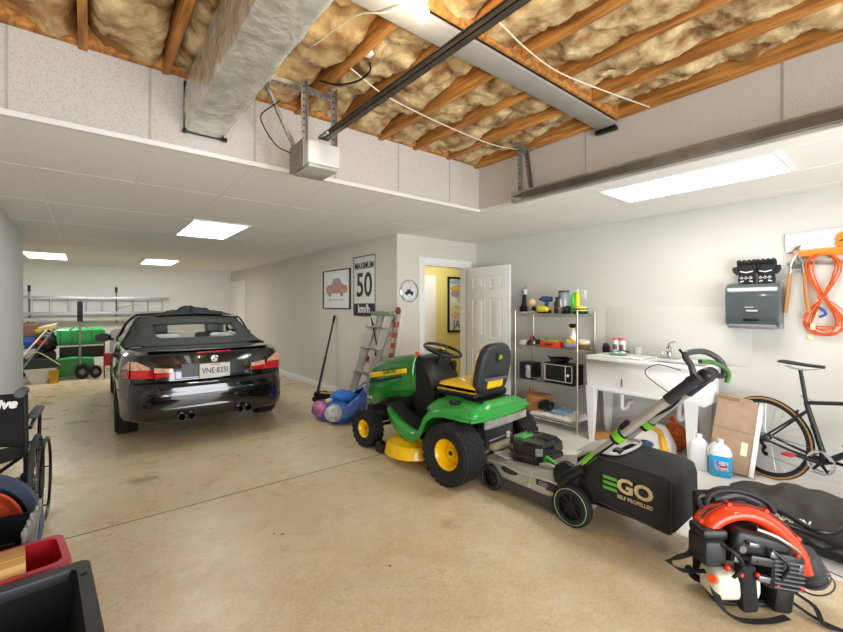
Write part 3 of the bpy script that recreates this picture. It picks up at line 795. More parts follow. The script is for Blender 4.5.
# hood: stations along y, from dash forward to the nose
HS = [(.65, .24, .60, .985), (.80, .25, .56, .98), (.95, .25, .54, .955), (1.10, .245, .50, .925), (1.25, .235, .42, .89), (1.36, .225, .37, .85), (1.43, .205, .36, .80), (1.46, .17, .38, .72)]
def hring(y, w_, zb, zt):
    h = zt - zb; zc = zb + h * .56
    return [(-w_ * .85, y, zb), (-w_, y, zb + h * .15), (-w_ * 1.0, y, zb + h * .45), (-w_ * .93, y, zc), (-w_ * .93, y, zc + h * .10), (-w_ * .98, y, zc + h * .14), (-w_ * .90, y, zb + h * .84), (-w_ * .62, y, zb + h * .96), (-w_ * .3, y, zt - .002), (0, y, zt)] + \
           [(w_ * .3, y, zt - .002), (w_ * .62, y, zb + h * .96), (w_ * .90, y, zb + h * .84), (w_ * .98, y, zc + h * .14), (w_ * .93, y, zc + h * .10), (w_ * .93, y, zc), (w_, y, zb + h * .45), (w_, y, zb + h * .15), (w_ * .85, y, zb)]
hood = B().loft([hring(*h) for h in HS]).obj('hood', GREEN, t, ang=38)
wa = B()
for s in (-1, 1): wa.cyl((s * .12, 1.0, .44), (s * .5, 1.0, .44), .19, seg=30)
cut(hood, wa)
for s in (-1, 1):
    sb = B().grid(lambda u, v: (s * interp([(.8, .244), (1.25, .229), (1.40, .219)], lerp(.76, 1.38, u)), lerp(.76, 1.38, u), lerp(lerp(.80, .672, u), lerp(.848, .728, u), v)), 10, 3).obj('hood_stripe', YEL2, t)
    solid(sb, .012, 0)
B().box((-.249, 1.09, .695), (.012, .55, .022), rot=(-13, 0, 1.5), bev=.004).obj('hood_vent', BLACKP, t)
text('JOHN DEERE', .048, face_mat((-.2475, 1.0, .785), (0.03, -1, .235), (0, .235, 1)), GREEN, t, 'lettering', ext=.0012, bold=.0012, sx=.85)
text('X350', .04, face_mat((-.247, 1.36, .47), (0, -1, 0), (0, 0, 1)), WHITEP, t, 'lettering', ext=.001)
g = B().box((0, 1.465, .56), (.30, .03, .22), bev=.01)
for k in range(6): g.box((0, 1.482, .49 + k * .03), (.27, .008, .012))
g.obj('grille', BLACKP, t)
for s in (-1, 1): B().ball((s * .13, 1.45, .66), (.06, .03, .035), seg=14).obj('head_light', WHITEP, t)
B().box((0, 1.41, .33), (.42, .12, .10), bev=.03).obj('front_bumper', BLACKP, t)
# dash and steering column, black
D = [(.42, .18, .42, .60), (.48, .20, .42, .82), (.55, .215, .42, .93), (.64, .225, .45, .975), (.70, .22, .5, .97)]
B().loft([[(-w_, y, zb), (-w_, y, zt - .05), (-w_ * .8, y, zt), (w_ * .8, y, zt), (w_, y, zt - .05), (w_, y, zb)] for y, w_, zb, zt in D]).obj('dash_console', BLACKP, t, ang=40)
B().tube([(-.21, .66, .975), (-.24, .67, .88), (-.245, .67, .75), (-.2, .68, .6)], .012, seg=8, smooth=5).obj('console_trim', GREEN, t)
B().box((-.16, .69, .99), (.03, .06, .03), rot=(20, 0, 0), bev=.01).obj('throttle_lever', ORANGE, t)
B().box((.12, .66, .97), (.05, .08, .03), rot=(30, 0, 0), bev=.01).obj('control_panel', GREYP, t)
sw = thing('steering_wheel', None, None); sw.parent = t; sw.location = (0, .50, 1.03); sw.rotation_euler = (R(17), R(4), 0)
b = B().tube([(.185 * math.cos(a * PI / 18), .185 * math.sin(a * PI / 18), 0) for a in range(36)], .014, seg=10, closed=True)
for a in (30, 150, 270): b.tube([(0, 0, -.02), (.18 * math.cos(R(a)), .18 * math.sin(R(a)), 0)], [.02, .013], seg=8)
b.ball((0, 0, -.012), (.05, .05, .025), seg=16).cyl((0, 0, -.02), (0, 0, -.22), .022, .035, seg=14)
b.obj('wheel_rim', BLACKP, sw)
B().cyl((0, 0, .012), (0, 0, .016), .028, seg=20).obj('hub_badge', YEL2, sw)
B().ball((.10, .44, .88), (.028, .025, .05), seg=14).cyl((.11, .47, .9), (.14, .56, .85), .008, seg=8).obj('lift_knob', BLACKP, t)
# footrest + fenders: a green tray that rises over the rear wheels
def body_side(s):
    # outline in (y,z): swoosh of the running board up to the fender
    P = [(.96, .45), (.90, .475), (.80, .44), (.66, .385), (.50, .345), (.42, .34), (.37, .37), (.34, .43), (.31, .50), (.26, .56), (.14, .60), (.0, .605), (-.13, .595), (-.19, .58)]
    lo = [(.94, .41), (.86, .35), (.72, .29), (.56, .255), (.45, .25), (.36, .29), (.32, .34), (.30, .40), (.27, .46), (.20, .51), (.10, .53), (.0, .53), (-.12, .525), (-.19, .52)]
    return P, lo
for s in (-1, 1):
    P, lo = body_side(s)
    xo = [.32, .38, .43, .46, .47, .47, .465, .46, .455, .45, .445, .435, .42, .38]
    secs = []
    for (y, z), (yl, zl), x in zip(P, lo, xo):
        inn = .20
        secs.append([(s * inn, y, z + .0), (s * (x - .04), y, z + .004), (s * x, y, z - .02), (s * (x + .005), (y + yl) / 2, (z + zl) / 2), (s * x, yl, zl), (s * (x - .015), yl, zl), (s * (x - .02), y, z - .03), (s * inn, y, z - .03)])
    B().loft(secs).obj('fender', GREENL, t, ang=45)
    B().grid(lambda u, v: (s * lerp(.24, .41, u), lerp(.42, .86, v), interp([(.42, .338), (.5, .352), (.66, .407), (.8, .477), (.86, .505)], lerp(.42, .86, v)) + .006), 2, 8).obj('foot_mat', RUBBER, t)
# fender deck between the wheels, behind the seat
def deckf(u, v):
    x = lerp(-.44, .44, u); y = lerp(-.22, .28, v)
    e = min(1, 6 * min(u, 1 - u)); f = min(1, 7 * v)
    return (x * (1 - .08 * (1 - f)), y, .565 + .07 * (e ** .6) * (f ** .6) + (.02 if abs(x) < .2 else 0))
dk = B().grid(deckf, 30, 20).obj('rear_fender_deck', GREENL, t, ang=60); solid(dk, .015)
B().grid(lambda u, v: (lerp(-.405, .405, u), -.225 + .04 * abs(2 * u - 1) ** 3, lerp(.52, .61, v)), 20, 3).obj('rear_skirt', GREENL, t)
B().box((0, -.04, .648), (.40, .20, .015), bev=.006).obj('storage_tray', BLACKP, t)
for x in (-.33, .33): B().lathe([(.05, 0), (.055, .02), (.045, .02), (.04, -.0)], (x, .05, .63), 'Z', 20).obj('cup_holder', BLACKP, t)
# seat
st = thing('seat', None, None); st.parent = t; st.location = (.045, .12, .66)
def cush(u, v):
    x = lerp(-.235, .235, u); y = lerp(-.16, .27, v); e = (math.sin(PI * u) * math.sin(PI * v)) ** .3
    return (x, y, .06 + .085 * e + .02 * abs(2 * u - 1) ** 2)
B().grid(cush, 22, 20).loft([[(-.235, -.16, z), (.235, -.16, z), (.235, .27, z), (-.235, .27, z)] for z in (.0, .05)]).obj('seat_cushion', YEL2, st, ang=60)
B().box((0, .05, .02), (.49, .46, .06), bev=.028, seg=3).obj('seat_shell', BLACKP, st)
def back(w_, h_, r_, y0, y1, lean):
    pts = []
    for k in range(40):
        th = 2 * PI * k / 40; c, s_ = math.cos(th), math.sin(th)
        pts.append((w_ * abs(c) ** .55 * (1 if c >= 0 else -1) * (1 - .08 * s_), h_ * abs(s_) ** .6 * (1 if s_ >= 0 else -1)))
    return pts
pts = back(.225, .235, 0, 0, 0, 0)
LM = Matrix.Translation((0, -.175, .245)) @ Matrix.Rotation(R(12), 4, 'X')
secs = [[(x * k, y, z * k) for x, z in pts] for y, k in ((-.055, .80), (-.05, .92), (-.03, .99), (0, 1.0), (.018, .97))]
B().loft(secs).xf(LM).obj('seat_back', mat('seat_back_black', '#2a2c2f', .5, var=.1), st, ang=60)
secs = [[(x * k, y, z * k) for x, z in pts] for y, k in ((.012, .93), (.04, .92), (.065, .80), (.07, .6))]
B().loft(secs).xf(LM).obj('back_cushion', YEL2, st, ang=60)
B().box((0, -.062, -.12), (.22, .02, .075), bev=.02, seg=3).xf(LM).obj('back_handle_slot', YEL2, st)
B().tube([(-.15, -.05, -.075), (-.1, -.08, -.065), (.1, -.08, -.065), (.15, -.05, -.075)], .016, seg=8, smooth=5).xf(LM).obj('back_handle', mat('seat_grey', '#55585c', .45), st)
B().box((.0, -.058, .125), (.085, .02, .085), bev=.02, seg=3).xf(LM).obj('emblem_boss', BLACKP, st)
em = B().box((.0, -.071, .125), (.05, .006, .05), bev=.006).xf(LM).obj('emblem', mat('emblem_green', '#2f7f35', .4), st)
B().prism([(-.018, .108), (-.012, .128), (-.018, .142), (-.006, .13), (.004, .132), (.018, .142), (.012, .128), (.018, .11), (.006, .12), (-.006, .12)], -.076, -.0745, 'XZ').xf(LM).obj('emblem_mark', YEL2, em)
B().box((0, .05, -.03), (.2, .2, .06), bev=.01).obj('seat_mount', BLACKM, st)
# rear plate, frame, hitch
b = B().box((-.03, -.15, .385), (.40, .10, .23), bev=.015); b.obj('rear_panel', mat('rear_plate_black', '#25272b', .35, var=.1), t)
rp = B()
for k in range(5): rp.box((-.03, -.204, .475 - k * .014 + .02), (.34, .008, .006))
rp.obj('vent_slats', GREYP, t)
B().box((-.03, -.206, .345), (.32, .006, .008), rot=(0, 0, 0)).obj('panel_crease', mat('crease_grey', '#8e9298', .4), t)
B().box((.08, -.206, .345), (.045, .006, .05)).obj('rating_label', WHITEP, t)
B().grid(lambda u, v: (lerp(-.28, .34, u), -.222 - .01 * math.sin(u * PI), lerp(.455, .52, v)), 12, 2).obj('rear_reflector_strip', mat('worn_silver', '#b5b3ae', .25, metal=.6, var=.3, scale=12), t)
B().box((-.03, -.20, .285), (.30, .10, .05), rot=(8, 0, 0), bev=.015).obj('hitch_plate', mat('hitch_tan', '#a39b86', .5, metal=.3), t)
B().bb(-.19, .19, -.18, 1.38, .26, .42, bev=.02).obj('chassis', BLACKM, t)
B().bb(-.20, .20, .75, 1.35, .40, .58, bev=.03).obj('engine', BLACKM, t)
B().cyl((-.30, 0, .25), (.30, 0, .25), .05, seg=16).obj('rear_axle', BLACKM, t)
B().box((0, 1.24, .25), (.62, .06, .06), bev=.01).cyl((-.36, 1.24, .185), (.36, 1.24, .185), .018, seg=12).obj('front_axle', BLACKM, t)
# mower deck
dk = []
for k in range(48):
    th = 2 * PI * k / 48; c, s_ = math.cos(th), math.sin(th)
    dk.append((.53 * abs(c) ** .7 * (1 if c >= 0 else -1), .62 + .30 * abs(s_) ** .8 * (1 if s_ >= 0 else -1)))
def sc_(k, z): return [(x * k, .62 + (y - .62) * k, z) for x, y in dk]
B().loft([sc_(1.0, .075), sc_(1.03, .08), sc_(1.02, .095), sc_(1.0, .16), sc_(.97, .185), sc_(.86, .195), sc_(.80, .22), sc_(.5, .225)]).obj('mower_deck', YEL2, t, ang=45)
for x in (-.27, .27): B().lathe([(0, .07), (.10, .065), (.12, .03), (.13, 0)], (x, .62, .22), 'Z', 24).obj('spindle_cover', BLACKP, t)
for x, y in ((-.40, .93), (.40, .93)):
    B().lathe([(0, -.035), (.05, -.035), (.06, -.02), (.06, .02), (.05, .035), (0, .035)], (x, y + .04, .062), 'X', 24).obj('gauge_wheel', BLACKP, t)
B().tube([(-.36, .42, .23), (-.40, .5, .30), (-.30, .7, .30), (-.34, .82, .24)], .010, seg=8, smooth=5).obj('lift_arm', YEL2, t)

# ================================================================ the walk-behind mower
SILV = mat('mower_grey', '#a9a6a0', .35, metal=.2, var=.06, coat=.2)
SILV2 = mat('mower_light_grey', '#b9b8b3', .35, metal=.3, var=.05)
LIME = mat('lime_green', '#6fb52c', .4, var=.05)
t = thing('walk_behind_mower', 'grey and black battery push mower with black grass bag', 'lawn mower', (2.775, 1.515, 0), 1)
def mwheel(c, r, w_, s, ring):
    hw = w_ / 2
    o = B().lathe([(r * .6, -hw), (r * .9, -hw), (r, -hw * .6), (r, hw * .6), (r * .9, hw), (r * .6, hw * .9)], c, 'X', 40).obj('wheel', RUBBER, t)
    h = B().lathe([(0, hw * .6), (r * .22, hw * .62), (r * .25, hw * .2), (r * .75, hw * .25), (r * .80, hw * .8)], c, 'X', 36, M=Matrix.Diagonal((s, 1, 1, 1)))
    for k in range(8):
        a = 2 * PI * k / 8
        h.tube([(c[0] + s * hw * .5, c[1] + r * .2 * math.cos(a), c[2] + r * .2 * math.sin(a)), (c[0] + s * hw * .5, c[1] + r * .76 * math.cos(a), c[2] + r * .76 * math.sin(a))], r * .055, seg=6)
    h.obj('hub', BLACKP, o)
    B().lathe([(r * .80, hw * .7), (r * .845, hw * 1.08), (r * .89, hw * .9)], c, 'X', 44, M=Matrix.Diagonal((s, 1, 1, 1))).obj('wheel_ring', ring, o)
RING = mat('pale_green_ring', '#9fc08a', .4)
for s in (-1, 1):
    mwheel((s * .27, 0, .135), .135, .06, s, RING)
    mwheel((s * .255, .70, .10), .10, .05, s, GREYP)
# deck shell
MS = [(-.10, .20, .12, .28), (.05, .235, .12, .315), (.14, .250, .13, .325), (.22, .265, .13, .31), (.34, .265, .13, .275), (.50, .262, .13, .262), (.66, .25, .13, .25), (.78, .235, .12, .24), (.86, .20, .12, .22), (.90, .15, .13, .18)]
B().loft([[(-w_ * 1.0, y, zb), (-w_ * 1.04, y, zb + .05), (-w_, y, lerp(zb, zt, .62)), (-w_ * .86, y, lerp(zb, zt, .92)), (-w_ * .6, y, zt), (w_ * .6, y, zt), (w_ * .86, y, lerp(zb, zt, .92)), (w_, y, lerp(zb, zt, .62)), (w_ * 1.04, y, zb + .05), (w_ * 1.0, y, zb)] for y, w_, zb, zt in MS]).obj('deck', SILV, t, ang=40)
B().loft([[(-w_ * 1.05, y, .055), (-w_ * 1.07, y, .13), (w_ * 1.07, y, .13), (w_ * 1.05, y, .055)] for y, w_ in ((.02, .24), (.3, .255), (.6, .26), (.78, .24), (.90, .16))]).obj('deck_skirt', mat('mower_dark_grey', '#3d3b39', .45, var=.1), t)
B().box((-.262, .20, .20), (.012, .19, .06), rot=(0, 10, 0), bev=.02, seg=3).obj('side_grip', mat('grip_dark', '#2b2a29', .4), t)
B().box((-.262, .35, .195), (.02, .05, .11), rot=(8, 10, 0), bev=.01).obj('side_accent', SILV2, t)
B().box((-.273, .345, .19), (.006, .012, .07), rot=(8, 10, 0)).obj('accent_stripe', LIME, t)
B().box((-.12, .27, .315), (.05, .09, .035), bev=.012).box((-.14, .24, .335), (.03, .10, .015), rot=(20, 0, 0), bev=.005).obj('height_lever', mat('bright_green', '#3fae3a', .4), t)
B().tube([(-.19, .14, .30), (-.20, .22, .325), (-.19, .30, .30)], .012, seg=8, smooth=5).obj('lever_guard', SILV2, t)
B().ball((-.262, .52, .20), (.012, .085, .028), rot=(4, 0, 0)).obj('side_recess', mat('grip_dark', '', .4), t)
B().box((-.15, .66, .262), (.12, .14, .012), rot=(6, 6, 0), bev=.006).obj('nose_panel', SILV2, t)
B().box((.15, .66, .262), (.12, .14, .012), rot=(6, -6, 0), bev=.006).obj('nose_panel', SILV2, t)
B().tube([(-.262, .10, .235), (-.275, .22, .245), (-.275, .40, .225), (-.266, .58, .235), (-.24, .76, .215)], .009, seg=8, smooth=5).obj('deck_crease', SILV2, t)
B().box((-.269, .22, .205), (.008, .12, .04), rot=(0, 8, 0), bev=.006).obj('badge_plate', mat('badge_dark', '#26282a', .35), t)
text('EGO', .035, face_mat((-.2745, .22, .205), (0, -1, 0), (.12, 0, 1)), SILV2, t, 'lettering', ext=.001)
# motor / battery housing
mo = B().loft([[(x * k * .9, .47 + y * k * .82, z) for x, y in [(-.19, -.14), (-.15, -.19), (.15, -.19), (.19, -.14), (.20, .10), (.12, .21), (-.12, .21), (-.20, .10)]] for z, k in ((.22, .92), (.26, 1.0), (.31, 1.02), (.318, .97), (.33, .97), (.34, 1.01), (.395, .98), (.42, .86), (.428, .6))]).obj('motor_housing', mat('gloss_black', '#141414', .18, coat=.6), t, ang=30)
B().box((-.06, .54, .425), (.13, .09, .02), rot=(-8, 0, 0), bev=.008).obj('battery_latch', mat('bright_green', '', .4), t)
B().box((.05, .40, .425), (.14, .10, .02), bev=.008).obj('battery_cover', BLACKP, t)
# rear housing + handle brackets
B().box((0, -.02, .25), (.44, .20, .22), rot=(-12, 0, 0), bev=.03).obj('rear_chute', BLACKP, t)
for s in (-1, 1):
    B().lathe([(0, .03), (.07, .03), (.095, .018), (.10, -.02), (.0, -.02)], (s * .235, .06, .30), 'X', 28, M=Matrix.Diagonal((s, 1, 1, 1))).tube([(s * .255, .08, .22), (s * .265, .05, .30), (s * .245, -.07, .40)], [.04, .045, .03], seg=10, smooth=4).obj('handle_pivot', BLACKP, t)
HT = mat('handle_tube_grey', '#a5a19a', .4, metal=.35, var=.05)
def hp(k, dx=0, dz=0):   # point along the handle, k 0..1
    return (dx, lerp(.0, -.70, k), lerp(.37, 1.065, k) + dz)
for s in (-1, 1):
    B().tube([hp(-.03, s * .235), hp(.42, -.23 if s < 0 else .19)], .020, seg=14).obj('lower_tube', HT, t)
    B().tube([hp(.40, -.23 if s < 0 else .19), hp(.86, -.225 if s < 0 else .09)], .0255, seg=14).obj('upper_tube', HT, t)
    B().tube([hp(.10, s * .235), hp(.19, s * .235)], .0225, seg=14).obj('tube_band', LIME, t)
    B().tube([hp(.37, -.23 if s < 0 else .19), hp(.45, -.23 if s < 0 else .19)], .036, seg=16).obj('clamp', BLACKP, t)
    B().tube([hp(.395, -.23 if s < 0 else .19), hp(.44, -.23 if s < 0 else .19)], .041, seg=16).obj('clamp_band', LIME, t)
    B().tube([hp(.80, -.225 if s < 0 else .10), hp(1.02, -.225 if s < 0 else .06)], .031, seg=14).obj('grip', mat('foam_grip', '#26262a', .8, bump=.2, bscale=200), t)
HB = [hp(.99, -.225), (-.225, -.68, 1.13), (-.222, -.65, 1.18), (-.18, -.65, 1.20), (-.04, -.68, 1.20), (.03, -.72, 1.17), (.07, -.75, 1.12), (.075, -.75, 1.06), hp(.99, .06)]
B().tube(HB, .017, seg=12, smooth=5).obj('handle_bar', mat('handle_dark', '#3a3d3f', .4), t)
B().tube([(-.12, -.69, 1.15), (-.02, -.72, 1.14), (.04, -.76, 1.11), (.075, -.775, 1.07), (.075, -.765, 1.02)], .013, seg=10, smooth=5).obj('bail_lever', mat('bail_green', '#3e6b32', .45), t)
B().tube([hp(.93, -.225), hp(1.0, -.12), hp(1.01, -.03), hp(.97, .06)], .024, seg=10, smooth=4).obj('cross_brace', SILV2, t)
B().box(hp(1.0, -.08), (.16, .11, .07), rot=(-42, 0, 0), bev=.028, seg=3).obj('control_box', BLACKP, t)
B().tube([(-.222, -.65, 1.18), (-.225, -.62, 1.22)], .007, seg=8).obj('lever_tip', BLACKM, t)
for s in (-1, 1):
    B().ball(hp(.97, -.225 if s < 0 else .06), (.024, .036, .036), seg=16, rot=(45, 0, 0)).obj('handle_joint', mat('handle_dark', '', .4), t)
B().tube([(-.2, -.62, 1.10), (-.21, -.50, 1.12), (-.22, -.44, 1.06), (-.22, -.58, .96)], .003, seg=6, smooth=6).obj('cable', BLACKM, t)
B().tube([(-.10, -.62, 1.0), (-.14, -.56, .88), (-.18, -.42, .78), (-.23, -.33, .72), (-.24, -.27, .62), (-.25, -.15, .50), (-.24, -.05, .40)], .008, seg=8, smooth=6).obj('cable', BLACKM, t)
B().box((-.235, -.33, .735), (.03, .08, .04), rot=(-48, 0, 0), bev=.01).obj('cable_clip', BLACKP, t)
# grass bag
bag = thing('grass_bag', None, None); bag.parent = t
def bring(y, x0, x1, z0, z1, r=.02):
    return [(x0, y, z0 + r), (x0 - .008, y, (z0 + z1) / 2), (x0, y, z1 - r), (x0 + r, y, z1), ((x0 + x1) / 2, y, z1 + .004), (x1 - r, y, z1), (x1, y, z1 - r), (x1 + .008, y, (z0 + z1) / 2), (x1, y, z0 + r), (x1 - r, y, z0), ((x0 + x1) / 2, y, z0), (x0 + r, y, z0)]
BS = [(.02, -.17, .19, .20, .45), (-.06, -.20, .20, .185, .475), (-.16, -.212, .205, .18, .498), (-.30, -.22, .21, .165, .505), (-.43, -.225, .215, .17, .498), (-.52, -.225, .215, .165, .49), (-.565, -.22, .215, .155, .475), (-.585, -.19, .19, .17, .44)]
BAGM = mat('bag_fabric', '#2b2a2a', .9, var=.15, scale=12, bump=.35, bscale=220)
B().loft([bring(*q) for q in BS]).obj('bag_body', BAGM, bag, ang=50)
B().grid(lambda u, v: (lerp(-.19, .19, u), lerp(.02, -.22, v), lerp(.475, .515, min(1, v * 1.4)) + .012 * math.sin(PI * u)), 10, 8).obj('bag_lid', SILV2, bag)
B().tube([(-.20, .0, .45), (-.21, -.12, .515), (-.16, -.26, .525), (.16, -.26, .525), (.21, -.12, .515), (.20, 0, .45)], .010, seg=8, smooth=5).obj('bag_handle', SILV2, bag)
B().box((-.14, -.245, .535), (.07, .05, .03), bev=.01).obj('lid_hinge', BLACKP, bag)
for a, b_ in (((-.222, -.15, .205), (-.225, -.57, .165)), ((-.226, -.08, .495), (-.226, -.56, .488)), ((-.218, -.575, .165), (-.218, -.575, .47))):
    B().tube([a, b_], .005, seg=6).obj('piping', mat('bag_piping', '#3a3938', .8), bag)
B().bb(-.20, .20, -.50, -.02, .165, .175).obj('bag_base', BLACKP, bag)
# the writing on the side
TAN = mat('print_tan', '#c9b489', .7); GRN = mat('print_green', '#54a83a', .6)
text('GO', .118, face_mat((-.2370, -.385, .355), (0, -1, -.03), (0, 0, 1)), TAN, bag, 'lettering', ext=.0015, bold=.004, sx=1.15)
eb = B()
for z in (.385, .352, .319):
    eb.prism([(-.195, z - .0095), (-.285, z - .012), (-.278, z + .007), (-.190, z + .0095)], -.2375, -.2355, 'YZ')
eb.obj('lettering', GRN, bag)
text('SELF PROPELLED', .031, face_mat((-.2365, -.385, .285), (0, -1, -.03), (0, 0, 1)), TAN, bag, 'lettering', ext=.001, bold=.0006, sx=.9)
# ================================================================ wire shelving and what stands on it
RX0, RX1, RY0, RY1 = 4.30, 4.68, 2.53, 3.40
SHZ = (.125, .53, .96, 1.37)
t = thing('wire_shelving_unit', 'chrome wire shelving unit with four shelves beside the utility sink', 'shelving', (0, 0, 0))
WIRE = mat('wire_chrome', '#b9b6a8', .3, metal=.8, var=.1)
for x in (RX0, RX1):
    for y in (RY0, RY1):
        B().cyl((x, y, 0), (x, y, 1.40), .0125, seg=14).cyl((x, y, 0), (x, y, .02), .018, seg=14).cyl((x, y, 1.40), (x, y, 1.405), .014, seg=14).obj('post', WIRE, t)
for z in SHZ:
    b = B()
    for x in (RX0, RX1):
        b.tube([(x, RY0, z - .004), (x, RY1, z - .004)], .005, seg=6).tube([(x, RY0, z - .034), (x, RY1, z - .034)], .004, seg=6)
        n = 22
        b.tube([(x, lerp(RY0, RY1, k / n), z - (.006 if k % 2 else .033)) for k in range(n + 1)], .0028, seg=5)
    for y in (RY0, RY1):
        b.tube([(RX0, y, z - .004), (RX1, y, z - .004)], .005, seg=6).tube([(RX0, y, z - .034), (RX1, y, z - .034)], .004, seg=6)
    for k in range(34):
        y = lerp(RY0 + .01, RY1 - .01, k / 33); b.tube([(RX0, y, z - .002), (RX1, y, z - .002)], .0022, seg=5)
    for x in (4.42, 4.56): b.tube([(x, RY0, z - .007), (x, RY1, z - .007)], .003, seg=5)
    b.obj('shelf', WIRE, t)
Z = [z + .0015 for z in SHZ]
NEON = mat('neon_green', '#4fe04a', .4); LIMEY = mat('lime_yellow', '#d8e02a', .4); BLUEP = mat('blue_plastic', '#2a5b93', .4, var=.08)
TAN_ = mat('tan_box', '#c08a52', .8, var=.1); CREAM = mat('cream', '#efe3bd', .7, var=.06)
# top shelf
t = thing('bulb_lamp', 'small beige bulb-shaped lamp on a white foot on top shelf', 'lamp', (4.44, 3.24, Z[3]))
B().box((0, .06, .008), (.08, .16, .016), bev=.004).obj('base', WHITEP, t)
B().tube([(0, 0, .01), (0, .0, .09)], [.018, .012], seg=10).obj('neck', WHITEP, t)
B().ball((0, 0, .13), (.05, .05, .055)).obj('shade', mat('peach_shade', '#e8c3a0', .5), t)
t = thing('cordless_drill', 'blue and black cordless drill standing on top shelf', 'drill', (4.50, 3.07, Z[3]))
B().box((0, 0, .02), (.07, .11, .04), bev=.01).obj('battery', BLACKP, t)
B().box((0, .0, .09), (.035, .045, .12), rot=(8, 0, 0), bev=.012).obj('grip', BLUEP, t)
B().cyl((0, -.07, .175), (0, .05, .175), .034, seg=16).box((0, .02, .20), (.05, .09, .03), bev=.01).obj('motor_body', BLUEP, t)
B().cyl((0, .05, .175), (0, .10, .175), .024, .014, seg=14).obj('chuck', BLACKP, t)
t = thing('power_sander', 'yellow and black power tool lying at front of top shelf', 'power tool', (4.36, 3.03, Z[3]))
B().ball((0, 0, .05), (.05, .09, .042)).obj('tool_body', mat('tool_yellow', '#e8d41c', .4), t)
B().tube([(0, .08, .05), (0, .13, .06), (0, .15, .04)], [.03, .024, .02], seg=12, smooth=4).obj('handle', BLACKP, t)
B().box((0, -.01, .012), (.07, .13, .022), bev=.008).obj('sole_plate', BLACKP, t)
B().ball((0, .05, .075), (.03, .04, .022)).obj('grip_pad', mat('lime_pad', '#9ccf2c', .5), t)
for k, (x, y) in enumerate(((4.56, 2.965), (4.53, 2.93))):
    t = thing('brown_bottle', ('brown bottle behind the yellow tool, left one', 'brown bottle behind the yellow tool, right one')[k], 'bottle', (x, y, Z[3]), group='brown bottles')
    B().lathe([(0, 0), (.03, 0), (.032, .01), (.032, .13), (.012, .16), (.012, .18), (0, .18)], seg=18).obj('bottle', mat('brown_glass', '#5d4331', .2), t)
    B().cyl((0, 0, .178), (0, 0, .20), .015, seg=14).obj('cap', BLACKP, t)
t = thing('plastic_canister', 'tall smoky grey canister with black lid on top shelf', 'canister', (4.46, 2.80, Z[3]))
B().lathe([(0, 0), (.06, 0), (.068, .01), (.072, .15), (.068, .24), (.06, .245), (.06, .25), (0, .25)], seg=28).obj('canister', mat('smoky_grey', '#8f979d', .15, var=.1, coat=.5), t)
B().cyl((0, 0, .25), (0, 0, .275), .064, seg=28).obj('lid', mat('dark_lid', '#3a3e42', .4), t)
B().tube([(-.075, 0, .21), (-.10, 0, .18), (-.10, 0, .10), (-.072, 0, .07)], .009, seg=8, smooth=4).obj('handle', mat('dark_lid', '', .4), t)
B().bb(-.074, -.070, -.02, .02, .06, .17).obj('label_strip', WHITEP, t)
for nm, lb, m, y, h_, r_ in (('spray_can', 'neon green spray can beside the grey canister', NEON, 2.695, .20, .028), ('spray_can', 'lime yellow bottle with white neck, right of the neon green can', LIMEY, 2.645, .24, .030)):
    t = thing(nm, lb, 'can', (4.50, y, Z[3]))
    B().lathe([(0, 0), (r_, 0), (r_, h_), (r_ * .5, h_ + .02), (0, h_ + .02)], seg=20).obj('can_body', m, t)
    B().cyl((0, 0, h_ + .018), (0, 0, h_ + .045), r_ * .5, seg=14).obj('cap', m if m is NEON else WHITEP, t)
for k, (y, h_) in enumerate(((2.73, .075), (2.68, .09))):
    t = thing('battery_charger', ('black battery charger block in front of the grey canister', 'black battery charger block in front of the spray cans')[k], 'charger', (4.36, y, Z[3]))
    B().box((0, 0, h_ / 2), (.06, .045, h_), bev=.01).obj('charger_body', BLACKP, t)
    B().box((-.031, 0, h_ * .6), (.003, .02, .02)).obj('indicator', GREYP, t)
t = thing('work_light', 'yellow and black dome-shaped work light at right end of top shelf', 'work light', (4.42, 2.56, Z[3]))
B().lathe([(0, .0), (.08, 0), (.085, .02), (.07, .05), (0, .055)], seg=24).obj('base', BLACKP, t)
B().lathe([(.078, .03), (.082, .05), (.06, .085), (0, .095)], seg=24).obj('dome', mat('pale_yellow', '#e6df77', .4), t)
B().tube([(.082 * math.cos(a * PI / 12), .082 * math.sin(a * PI / 12), .055) for a in range(24)], .008, seg=6, closed=True).obj('ring', BLACKP, t)
# second shelf
one(B().box((0, 0, .03), (.10, .09, .06), bev=.008), 'white_box', WHITEP, 'small white box at left end of second shelf', 'box', (4.40, 3.33, Z[2]))
for k, (y, x, a) in enumerate(((3.22, 4.38, 20), (3.12, 4.40, -30), (3.19, 4.56, 80))):
    t = thing('hand_tool', ('black cutter with red grip on second shelf, left one', 'black and chrome socket tool on second shelf, front right', 'dark tool lying behind the cutter on second shelf')[k], 'tool', (x, y, Z[2]), a)
    B().tube([(-.07, 0, .03), (0, .01, .045), (.07, 0, .035)], [.018, .026, .02], seg=12, smooth=4).obj('tool_body', BLACKP, t)
    B().tube([(.05, 0, .04), (.10, .02, .07), (.12, .03, .10)], .012, seg=10, smooth=4).obj('grip', RED if k == 0 else (STEEL if k == 1 else BLACKP), t)
    B().ball((-.06, 0, .035), .03).obj('head', STEEL if k else BLACKP, t)
t = thing('tool_case', 'orange-red tool case lying on second shelf', 'case', (4.41, 2.92, Z[2]))
B().box((0, 0, .035), (.16, .27, .07), bev=.012).obj('case_base', mat('case_orange', '#e4481f', .4), t)
B().box((0, .02, .078), (.14, .22, .018), bev=.008).obj('lid', mat('case_green', '#8fb04a', .5), t)
B().tube([(-.082, -.05, .04), (-.10, -.04, .04), (-.10, .04, .04), (-.082, .05, .04)], .007, seg=8).obj('handle', BLACKP, t)
